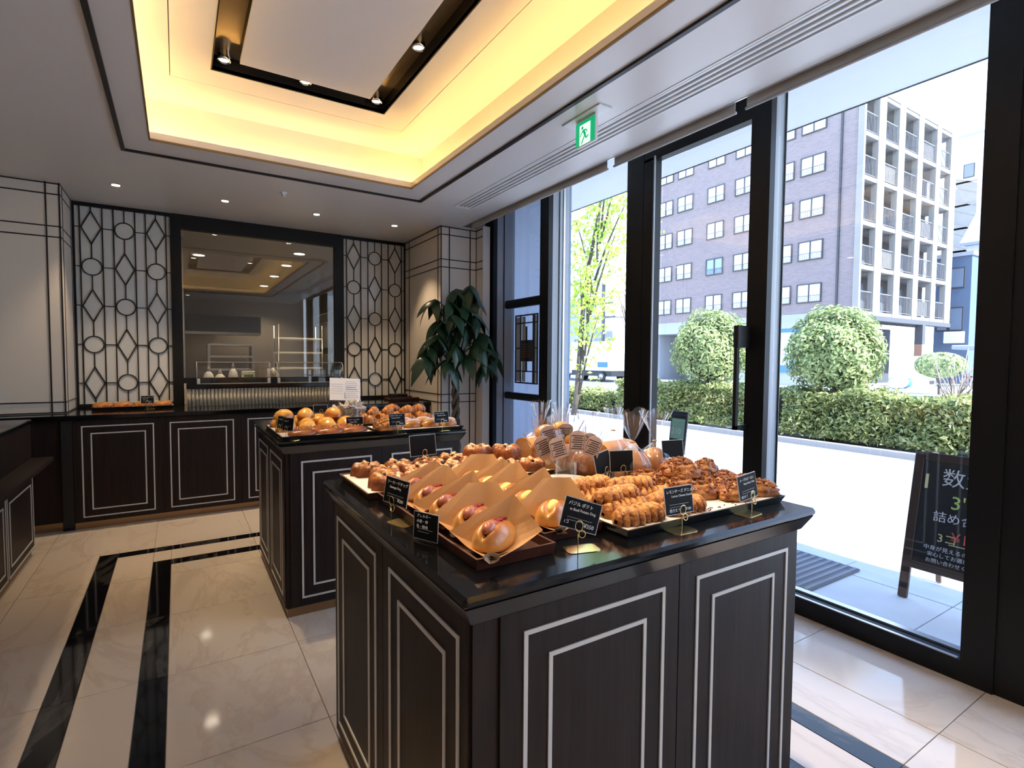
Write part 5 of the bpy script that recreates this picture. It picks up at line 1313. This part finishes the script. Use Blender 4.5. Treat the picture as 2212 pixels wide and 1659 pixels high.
# ------------------------------------------------------------------ price cards on brass clips
M_FRONT = Matrix(((1,0,0,0),(0,0,-1,0),(0,1,0,0),(0,0,0,1)))       # text plane facing -y
def card(lab, loc, rz, lines=(), roll=0.0, w=.092, h=.066, z0=.046, back=False, base='plate', lean=.15, stems=True, mirror=1):
    t = thing('price_card', lab, 'price card', loc, rz, 'black price cards on brass clips')
    MC = Matrix.Translation((0,.004,z0)) @ Matrix.Rotation(roll,4,'Y') @ Matrix.Rotation(-lean,4,'X')
    MB().box(-w/2,w/2,0,.0016,0,h,MC).build('clear_sleeve', MT['cardedge'], t)
    MB().box(-w/2+.0018,w/2-.0018,-.0006,.0022,.0018,h-.0018,MC).build('card', MT['card'], t)
    if not back:
        for (s, x, z, size) in lines:
            put_text(t, s, size, MC @ Matrix.Translation((-w/2+x,-.0009,z)) @ M_FRONT, MT['chalk'])
        for q in range(2): MB().box(-w/2+.014,w/2-.016-.01*q,-.0010,-.0006,.0235-.006*q,.0242-.006*q,MC).build('faint_line', MT['cardedge'], t)
    if stems:
        c = MB()
        c.tube([(-.002+.0*i,-.004,.001+.040*i/4) for i in range(5)], .0010, 6)
        c.build('stem', MT['brass'], t, True)
        c = MB(); c.tube([(.0105*cos(2*pi*i/18)*.85, -.0045, .058+.0115*sin(2*pi*i/18)) for i in range(18)], .0011, 6, closed=True); c.build('clip_ring', MT['brass'], t, True)
        c = MB(); c.tube([(.006*mirror+.0075*cos(2*pi*i/16), -.0065+.002*sin(2*pi*i/16), .041+.0075*sin(2*pi*i/16)) for i in range(16)], .0010, 6, closed=True); c.build('clip_ring', MT['brass'], t, True)
        b = MB(); pl = []
        for (px_, py_, a0) in ((.026,.014,0),(-.026,.014,90),(-.026,-.014,180),(.026,-.014,270)):
            for q in range(4): a = radians(a0+q*30); pl.append((px_+.012*cos(a), py_+.010*sin(a)))
        b.prism(pl, 0, .0014, Matrix.Translation((.016,.016,0))); b.build('base_plate', MT['brass'], t)
    return t
card('black price card of the potato rolls, tilted at the front corner', (.716,.868,ZT), -.25, [('バジル ポテト',.010,.050,.0098),('in Basil Potato Dog',.016,.0385,.0082),('1コ',.008,.010,.0085),('¥350',.058,.009,.012)], roll=.33)
card('black price card of the lemon braids at the front of the tray', (1.006,.838,ZT), -.06, [('レモンチーズ デニッシュ',.006,.051,.0092),('Lemon Cheese Danish',.022,.041,.0075),('焼きたて',.012,.007,.0090),('¥180',.064,.007,.0092)], roll=.0)
card('black price card of the nut pastries at the right end of the tray', (1.278,.838,ZT), .10, [('メープルピーカン',.008,.050,.0090),('Maple Pecan Twist',.026,.040,.0072),('焼きたて',.008,.007,.0080),('¥200',.058,.010,.0085)], roll=-.05)
card('black price card facing the aisle at the left edge of the near island', (.447,1.262,ZT), -1.25, [('ソーセージドッグ',.008,.050,.0100),('Sausage Dog',.02,.039,.0085),('¥280',.056,.009,.011)], roll=.05)
cl = card('small black card leaning on the left wooden tray', (.458,1.092,ZT+.004), -1.15, [('アレルギー',.010,.050,.0085),('小麦・卵',.010,.038,.0085),('乳・豚肉',.010,.026,.0085)], w=.074, h=.062, z0=.0, stems=False, lean=.06)
card('brown backed price card turned away on the far tray', (.742,1.765,zp), .10, back=True, w=.105, h=.075)
card('dark price card turned away behind the white plate, left', (1.160,1.272,ZT), .25, back=True, w=.085, h=.070, roll=-.12)
card('dark price card turned away in front of the bagged loaves', (1.225,1.262,ZT), -.30, back=True, w=.085, h=.070)
card('dark price card turned away at the right rear of the near island', (1.470,1.262,ZT), -.20, back=True, w=.090, h=.062, z0=.070)

# ------------------------------------------------------------------ plate with bagged buns
pc = thing('white_plate', 'white china plate under the bagged buns', 'plate', (1.060,1.352,ZT))
MB().lathe([(.055,0),(.058,.004),(.10,.014),(.104,.016),(.10,.018),(.055,.008),(.001,.008)], 36, cap=False).build('plate_body', MT['china'], pc, True)
MB().lathe([(.057,.0),(.057,.0035)], 30).build('foot_ring', MT['china'], pc)
gp = thing('glass_stand', 'clear glass beaker holding the bagged buns on the plate', 'glass', (1.060,1.352,ZT+.009))
MB().lathe([(.030,0),(.034,.004),(.036,.075),(.034,.075),(.031,.008)], 24, cap=False).build('beaker', MT['acry'], gp, True)
MB().lathe([(.030,.0),(.001,.0)], 20, cap=False).build('beaker_base', MT['acry2'], gp)
SB = g_blob(.034,.030,.026,.02,2,MT['softbun'],20,14,'small_bun',20)
def g_conebag(seed):
    m = MB()
    def fn(u, v):
        a = 2*pi*u; r = .004+.040*(v**.7)*(1-.25*max(0,v-.7)/.3); r *= 1+.10*sin(5*a+seed)*v+.06*sin(11*a+seed*2)
        return (r*cos(a), r*.75*sin(a), .02+.125*v)
    m.grid(28, 10, fn, closeu=True); return m.mesh('clear_bag', MT['film'], True)
CB = [g_conebag(1), g_conebag(2.2)]
def g_label():
    m = MB(); n = 8
    pts = [(-.026,0),(.026,0),(.026,.046)]+[(.026*cos(pi*i/n*1.0), .046+.020*sin(pi*i/n)) for i in range(1,n)]+[(-.026,.046)]
    m.prism(pts, -.0004, .0004, Matrix.Rotation(pi/2,4,'X')); return m.mesh('label_card', MT['labelc'])
MT['labelc'] = mat('label_card', (.62,.50,.44), .6)
LC = g_label()
LL = MB()
for q in range(7): LL.box(-.019+.004*(q % 3),.019-.003*(q % 2),-.0012,-.0005,.007+.0068*q,.0100+.0068*q)
for x in (-.0225,.0215): LL.box(x,x+.001,-.0012,-.0005,.003,.052)
MT['ink'] = mat('brown_ink', (.06,.03,.02), .6)
LLm = LL.mesh('print_lines', MT['ink'])
spots = [(-.062,.010,-.45,.0,.045,'left front'),(-.035,.045,-.25,.25,.095,'left rear'),(.015,.050,.05,.3,.105,'middle rear'),(.060,.020,.45,.1,.060,'right'),(.005,-.030,.05,-.25,.050,'middle front'),(-.040,-.030,-.3,-.3,.022,'low left'),(.045,-.030,.35,-.25,.030,'low right')]
for i, (dx, dy, tx, ty, dz, w) in enumerate(spots):
    t = goods('bagged_bun', 'small golden bun in a clear bag with a printed label, %s of the bunch' % w, 'bread', (1.060+dx*.75,1.352+dy,ZT+.030+dz*.62), -.5, 'small bagged buns on the plate', [('small_bun', SB, (0,.004,.080)),('clear_bag', CB[i % 2]),('label_card', LC, (.004,-.038,.058),(.12,0,.1))], tilt=(ty*.6,tx))
    link('print_lines', LLm, [c for c in t.children if c.name.startswith('label_card')][0])
# ------------------------------------------------------------------ loaves in cellophane
def g_bag(r, hb, neck, top, flare, seed, sq=1.0, ry=None):
    ry = ry or r; m = MB()
    def fn(u, v):
        a = 2*pi*u
        if v < .5:
            q = v/.5; ph = q*pi/2
            rr = 1.06*(1-max(0,(q-.45)/.55)**1.6*.93); z = q*neck if q < .45 else .45*neck+(q-.45)*neck
            pl = 1+.05*sin(9*a+seed)*q+.10*q*q*sin(13*a+seed)
        elif v < .56: rr = .075; z = neck+(v-.5)*.2; pl = 1
        else:
            q = (v-.56)/.44; rr = .09+flare*q**.8; z = neck+.012+q*(top-neck); pl = 1+.28*sin(7*a+seed)*q+.16*sin(12*a+seed*2)*q; z += .012*sin(4*a+seed)*q
        c, s = cos(a), sin(a)
        if sq < 1 and v < .35: k_ = (abs(c)**4+abs(s)**4)**-.25; c, s = c*k_, s*k_
        return (r*rr*pl*c, ry*rr*pl*s, max(z,.001))
    m.grid(44, 30, fn, closeu=True); return m.mesh('clear_bag', MT['film'], True)
TIE = MB().tube([(.008*cos(2*pi*i/14),.008*sin(2*pi*i/14),0) for i in range(14)], .0022, 6, closed=True).mesh('twist_tie', mat('gold_tie', (.55,.28,.10), .35, metal=.6), True)
RL = g_blob(.060,.060,.084,.02,5,MT['loaf'],28,20,'loaf',20)
for i, (x, y, s, w, rz) in enumerate(((1.305,1.300,1.0,'left front, neck standing up',0),(1.432,1.318,.95,'right front beside the dark card',.8),(1.232,1.455,.92,'behind the white plate',1.9))):
    goods('bagged_loaf', 'round brown loaf tied in cellophane, '+w, 'bread', (x,y,ZT+.002), rz, 'loaves in cellophane', [('loaf', RL),('clear_bag', g_bag(.063,.1,.125,.225,.68,i*1.7)),('twist_tie', TIE, (0,0,.131))], s=s)
def g_toast(L, W, Hh):
    m = MB(); n = 14
    sec = [(-W,0),(W,0),(W*1.0,Hh*.62)]+[(W*1.06*cos(pi*i/n), Hh*.66+Hh*.30*sin(pi*i/n)) for i in range(0,n+1)]+[(-W,Hh*.62)]
    m.prism(sec, -L, L, Matrix.Rotation(pi/2,4,'Z') @ Matrix.Rotation(pi/2,4,'X')); return m.mesh('loaf', MT['toast'])
TO = g_toast(.085,.052,.105)
for i, (x, y, rz, w) in enumerate(((1.235,1.600,.15,'long box shaped, behind the round loaves'),(1.408,1.505,.1,'nearest the window behind the round loaves'),(1.232,1.738,.05,'at the far right corner of the island'))):
    goods('bagged_loaf', 'tin loaf tied in cellophane, '+w, 'bread', (x,y,ZT+.002), rz, 'loaves in cellophane', [('loaf', TO),('clear_bag', g_bag(.092,.1,.135,.225,.32,i+.5,.5,.064)),('twist_tie', TIE, (0,0,.141))])

# ------------------------------------------------------------------ second island
tray('baking_tray', 'black baking tray with golden rolls at the left of the far island', .425, .895, 2.80, 3.40, ZT, 'tray', None, True)
tray('baking_tray', 'black baking tray with mixed breads at the right front of the far island', .910, 1.415, 2.775, 3.05, ZT, 'tray', None, True)
tray('baking_tray', 'black baking tray with croissants at the right rear of the far island', .930, 1.405, 3.12, 3.60, ZT, 'tray', None, True)
def g_roll(seed):
    def fn(u, v):
        a = 2*pi*u; ph = pi*v*.5; r = sin(ph); z = cos(ph)
        rid = 1+.045*abs(sin(3.2*(z*2+cos(a)*r*1.2)+seed))
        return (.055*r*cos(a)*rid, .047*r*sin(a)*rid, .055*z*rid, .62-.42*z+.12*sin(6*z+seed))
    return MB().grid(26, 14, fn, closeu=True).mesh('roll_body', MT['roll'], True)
RO = [g_roll(0), g_roll(1.2)]
k = 0
for i, y in enumerate((3.03,3.15,3.27,3.36)):
    for j in range(4):
        x = .485+.108*j+(.02 if i % 2 else 0)
        goods('golden_roll', 'shiny golden roll of the far island left tray, row %s, %s from the left' % (('one','two','three','four')[i], ORD[j]), 'bread roll', (x,y,zp), k*.9, 'golden rolls on the far island', [('roll_body', RO[k % 2])]); k += 1
for j, (x, y) in enumerate(((.50,3.20),(.62,3.22),(.77,3.20))):
    goods('golden_roll', 'shiny golden roll stacked on top of the left tray, %s from the left' % ORD[j], 'bread roll', (x,y,zp+.05), j*1.1, 'golden rolls on the far island', [('roll_body', RO[j % 2])])
TU = g_blob(.072,.048,.024,.05,4,MT['turn'],28,16,'pastry_body',30)
SL = MB()
for q in range(5): SL.tube([(-.04+.02*q,-.022+.004*q,.028),(-.034+.02*q,.0,.0325),(-.03+.02*q,.022,.027)], .0035, 6)
SLm = SL.mesh('crust_slit', MT['nutp'], True)
for i, (x, y, a) in enumerate(((.535,2.862,.1),(.672,2.868,-.05),(.800,2.872,.1),(.61,2.945,.2),(.745,2.945,0))):
    goods('apple_turnover', 'flat dark glazed pastry, %s of the front group on the far island' % ('left','middle','right','rear left','rear right')[i], 'pastry', (x,y,zp), a, 'glazed pastries on the far island', [('pastry_body', TU),('crust_slit', SLm)])
SE = g_blob(.085,.045,.040,.05,6,MT['croi'],28,16,'loaf',30); SC_ = g_chunks(.085,.045,.041,120,.0042,9,MT['seed'],'seed_crust',.1)
for i, (x, y) in enumerate(((.985,2.842),(1.005,2.945))):
    goods('seeded_loaf', 'oval loaf crusted with seeds on the far island, %s' % ('front','behind the first'), 'bread', (x,y,zp), .15, 'seeded loaves', [('loaf', SE),('seed_crust', SC_)]) if False else goods('seeded_loaf', 'oval loaf crusted with seeds on the far island, %s' % ('in front','just behind')[i], 'bread', (x,y,zp), .15, 'seeded loaves', [('loaf', SE),('seed_crust', SC_)])
def g_croissant(seed):
    def fn(u, v):
        a = 2*pi*u; s = (v-.5)*2; tp = max(.02,1-abs(s)**1.7)**.8
        ph = s*1.15; R = .055
        seg_ = 1+.14*(1-((abs(s)*4.2) % 1.0))
        r = .030*tp*seg_
        cx, cy_ = R*sin(ph), R*(1-cos(ph))
        return (cx+r*cos(a)*sin(ph)*-.0+0.0*r, cy_+r*cos(a), max(r*1.05*sin(a),-.010)+.012) if False else (cx-r*cos(a)*sin(ph), cy_+r*cos(a)*cos(ph), max(r*1.15*sin(a),-.012)+.012, .35+.5*((abs(s)*4.2) % 1.0)**2)
    return MB().grid(16, 60, fn, closeu=True).mesh('croissant_body', MT['croi'], True)
CR = [g_croissant(0), g_croissant(1)]
k = 0
for i, y in enumerate((3.18,3.28,3.38,3.48)):
    for j in range(4):
        x = .985+.118*j
        goods('croissant', 'brown croissant on the rear right tray, row %s from the front, %s from the left' % (('one','two','three','four')[i], ORD[j]), 'croissant', (x+rnd.uniform(-.01,.01),y,zp), rnd.uniform(-.6,.6), 'croissants on the far island', [('croissant_body', CR[k % 2])]); k += 1
for j, (x, y) in enumerate(((1.03,3.25),(1.14,3.30),(1.26,3.27),(1.36,3.33),(1.20,3.40))):
    goods('croissant', 'brown croissant heaped on top of the rear right tray, %s from the left' % ORD[j], 'croissant', (x,y,zp+.045), rnd.uniform(-1,1), 'croissants on the far island', [('croissant_body', CR[j % 2])])
FB = g_blob(.058,.040,.034,.03,7,MT['bun'],24,16,'bun',30); FF = g_blob(.052,.016,.020,.05,8,MT['pink'],18,10,'cream_filling',40)
for i, (x, y, a) in enumerate(((1.135,2.87,.2),(1.245,2.86,.1),(1.350,2.855,.1),(1.12,2.965,.3),(1.235,2.96,.0),(1.345,2.955,.2))):
    goods('filled_bun', 'golden bun with pale filling on the far island, %s row, %s from the left' % (('front','rear')[i//3], ORD[i % 3]), 'bread roll', (x,y,zp), a, 'filled buns on the far island', [('bun', FB),('cream_filling', FF, (0,0,.026))])
card('black price card of the golden rolls leaning in the left tray', (.835,2.975,ZT+.018), -.15, [('クリームパン',.010,.046,.0105),('Cream Bun',.018,.034,.009)], z0=.0, stems=False, lean=.2)
card('black price card of the seeded loaves on the far island', (1.010,2.772,ZT), .0, [('セサミブレッド',.006,.051,.0098),('Sesame Bread',.014,.040,.0085),('¥230',.060,.008,.010)])
card('black price card of the filled buns at the right of the far island', (1.275,2.772,ZT), .05, [('いちごミルク',.006,.051,.0098),('Strawberry Milk',.020,.040,.0080),('¥180',.060,.008,.010)])
card('narrow price card seen edge on at the left corner of the far island', (.440,2.93,ZT), -1.15, [('くるみ',.010,.045,.010)], w=.075)
card('narrow price card seen edge on at the near left corner of the far island', (.455,2.835,ZT), -1.0, [('りんご',.010,.045,.010)], w=.075)
card('price card turned away at the far side of the left tray', (.76,3.47,ZT+.02), .1, back=True, w=.09, h=.05)
# bunch of wrapped sweets with a notice
nt_ = thing('paper_notice', 'white printed notice standing behind the wrapped sweets on the far island', 'notice', (.875,3.33,ZT+.150))
MN = Matrix.Rotation(-.22,4,'X') @ Matrix.Rotation(.06,4,'Y')
MB().bbox(-.094,.094,0,.002,0,.140,.0008,MN).build('paper_sheet', MT['paperw'], nt_)
for q in range(9): MB().box(.002,.082-.008*(q % 3),-.0008,0,.020+.0125*q,.0225+.0125*q,MN).build('print_line', MT['ink'] if q in (4,5) else MT['cardedge'], nt_)
for q in range(5): MB().box(-.086,-.012-.006*(q % 2),-.0008,0,.045+.014*q,.0465+.014*q,MN).build('print_line', MT['cardedge'], nt_)
MB().tube([(.0,.004,-.148),(0,.004,.05)], .002, 6).build('wire_stand', MT['steel'], nt_)
bb = thing('sweets_basket', 'bunch of clear wrapped white sweets between the trays of the far island', 'sweets', (.865,3.20,ZT+.075))
m = MB(); r_ = random.Random(4)
m.lathe([(.050,-.072),(.066,.03),(.064,.03),(.048,-.068)], 20, cap=False); m.build('clear_cup', MT['acry'], bb, True)
CRK = []
for s in range(3):
    q = MB()
    def fn(u, v, s=s):
        a = 2*pi*u; rr = .012+.022*abs(2*v-1)**1.2*(1+.5*sin(7*a+s)); return (rr*cos(a), rr*sin(a)*.6, -.045+.09*v)
    q.grid(18, 9, fn, closeu=True); CRK.append(q.mesh('wrapped_sweet', MT['filmw'] if 'filmw' in MT else MT['film'], True))
MT['filmw'] = pane('crinkled_film', (.88,.86,.84), ior=1.7, rough=.1, haze=.45, hazecol=(.85,.80,.76))
for me in CRK: me.materials.clear(); me.materials.append(MT['filmw'])
for q in range(26):
    a = r_.uniform(0,6.28); d = r_.uniform(0,.058); z = r_.uniform(-.045,.065)
    link('wrapped_sweet', CRK[q % 3], bb, (d*cos(a),d*sin(a),z), (r_.uniform(0,6),r_.uniform(0,6),r_.uniform(0,6)))
# ------------------------------------------------------------------ drizzled sticks on the back worktop
zb_ = .865
bt_ = tray('serving_tray', 'slim dark tray of drizzled pastries on the back worktop before the left lattice panel', -.60, -.035, 5.40, 5.58, zb_, 'tray', None, True, .024, .008)
ST = g_blob(.070,.030,.030,.06,9,MT['croi'],24,14,'pastry_body',40)
DZ = MB().tube([(-.058+.0034*i,.024*(1 if i % 2 else -1)*.9,.030+.006*(1 if i % 4 < 2 else .6)) for i in range(34)], .0026, 6).mesh('white_drizzle', MT['icing'], True)
for j in range(2):
    for i in range(4):
        goods('drizzled_stick', 'pastry with white drizzle on the back tray, %s row, %s from the left' % (('front','rear')[j], ORD[i]), 'pastry', (-.527+.138*i,5.452+.075*j,zb_+.0208), rnd.uniform(-.1,.1), 'drizzled pastries on the back worktop', [('pastry_body', ST),('white_drizzle', DZ)])
card('black price card before the drizzled pastries on the back worktop', (-.222,5.385,zb_), .0, [('シュガースティック',.006,.048,.0090),('Sugar Stick',.014,.036,.0085),('¥150',.056,.008,.010)])
# trays stacked at the right end of the back worktop
ts = thing('wooden_tray', 'empty dark serving tray lying on the right end of the back worktop', 'tray', (2.02,5.42,zb_)); MB().bbox(-.16,.155,-.11,.11,0,.016,.004).build('tray_body', MT['traywood'], ts)
for s in (-1,1): MB().bbox(-.16,.155,s*.105-.006,s*.105+.006,.016,.030,.002).build('tray_edge', MT['traywood'], ts)
tx = thing('small_black_box', 'low black box on the empty tray at the right end of the back worktop', 'box', (1.99,5.44,zb_+.0165)); MB().bbox(-.085,.085,-.05,.05,0,.035,.004).build('box_body', MT['black'], tx); MB().bbox(-.088,.088,-.053,.053,.0355,.047,.003).build('box_lid', MT['black'], tx)
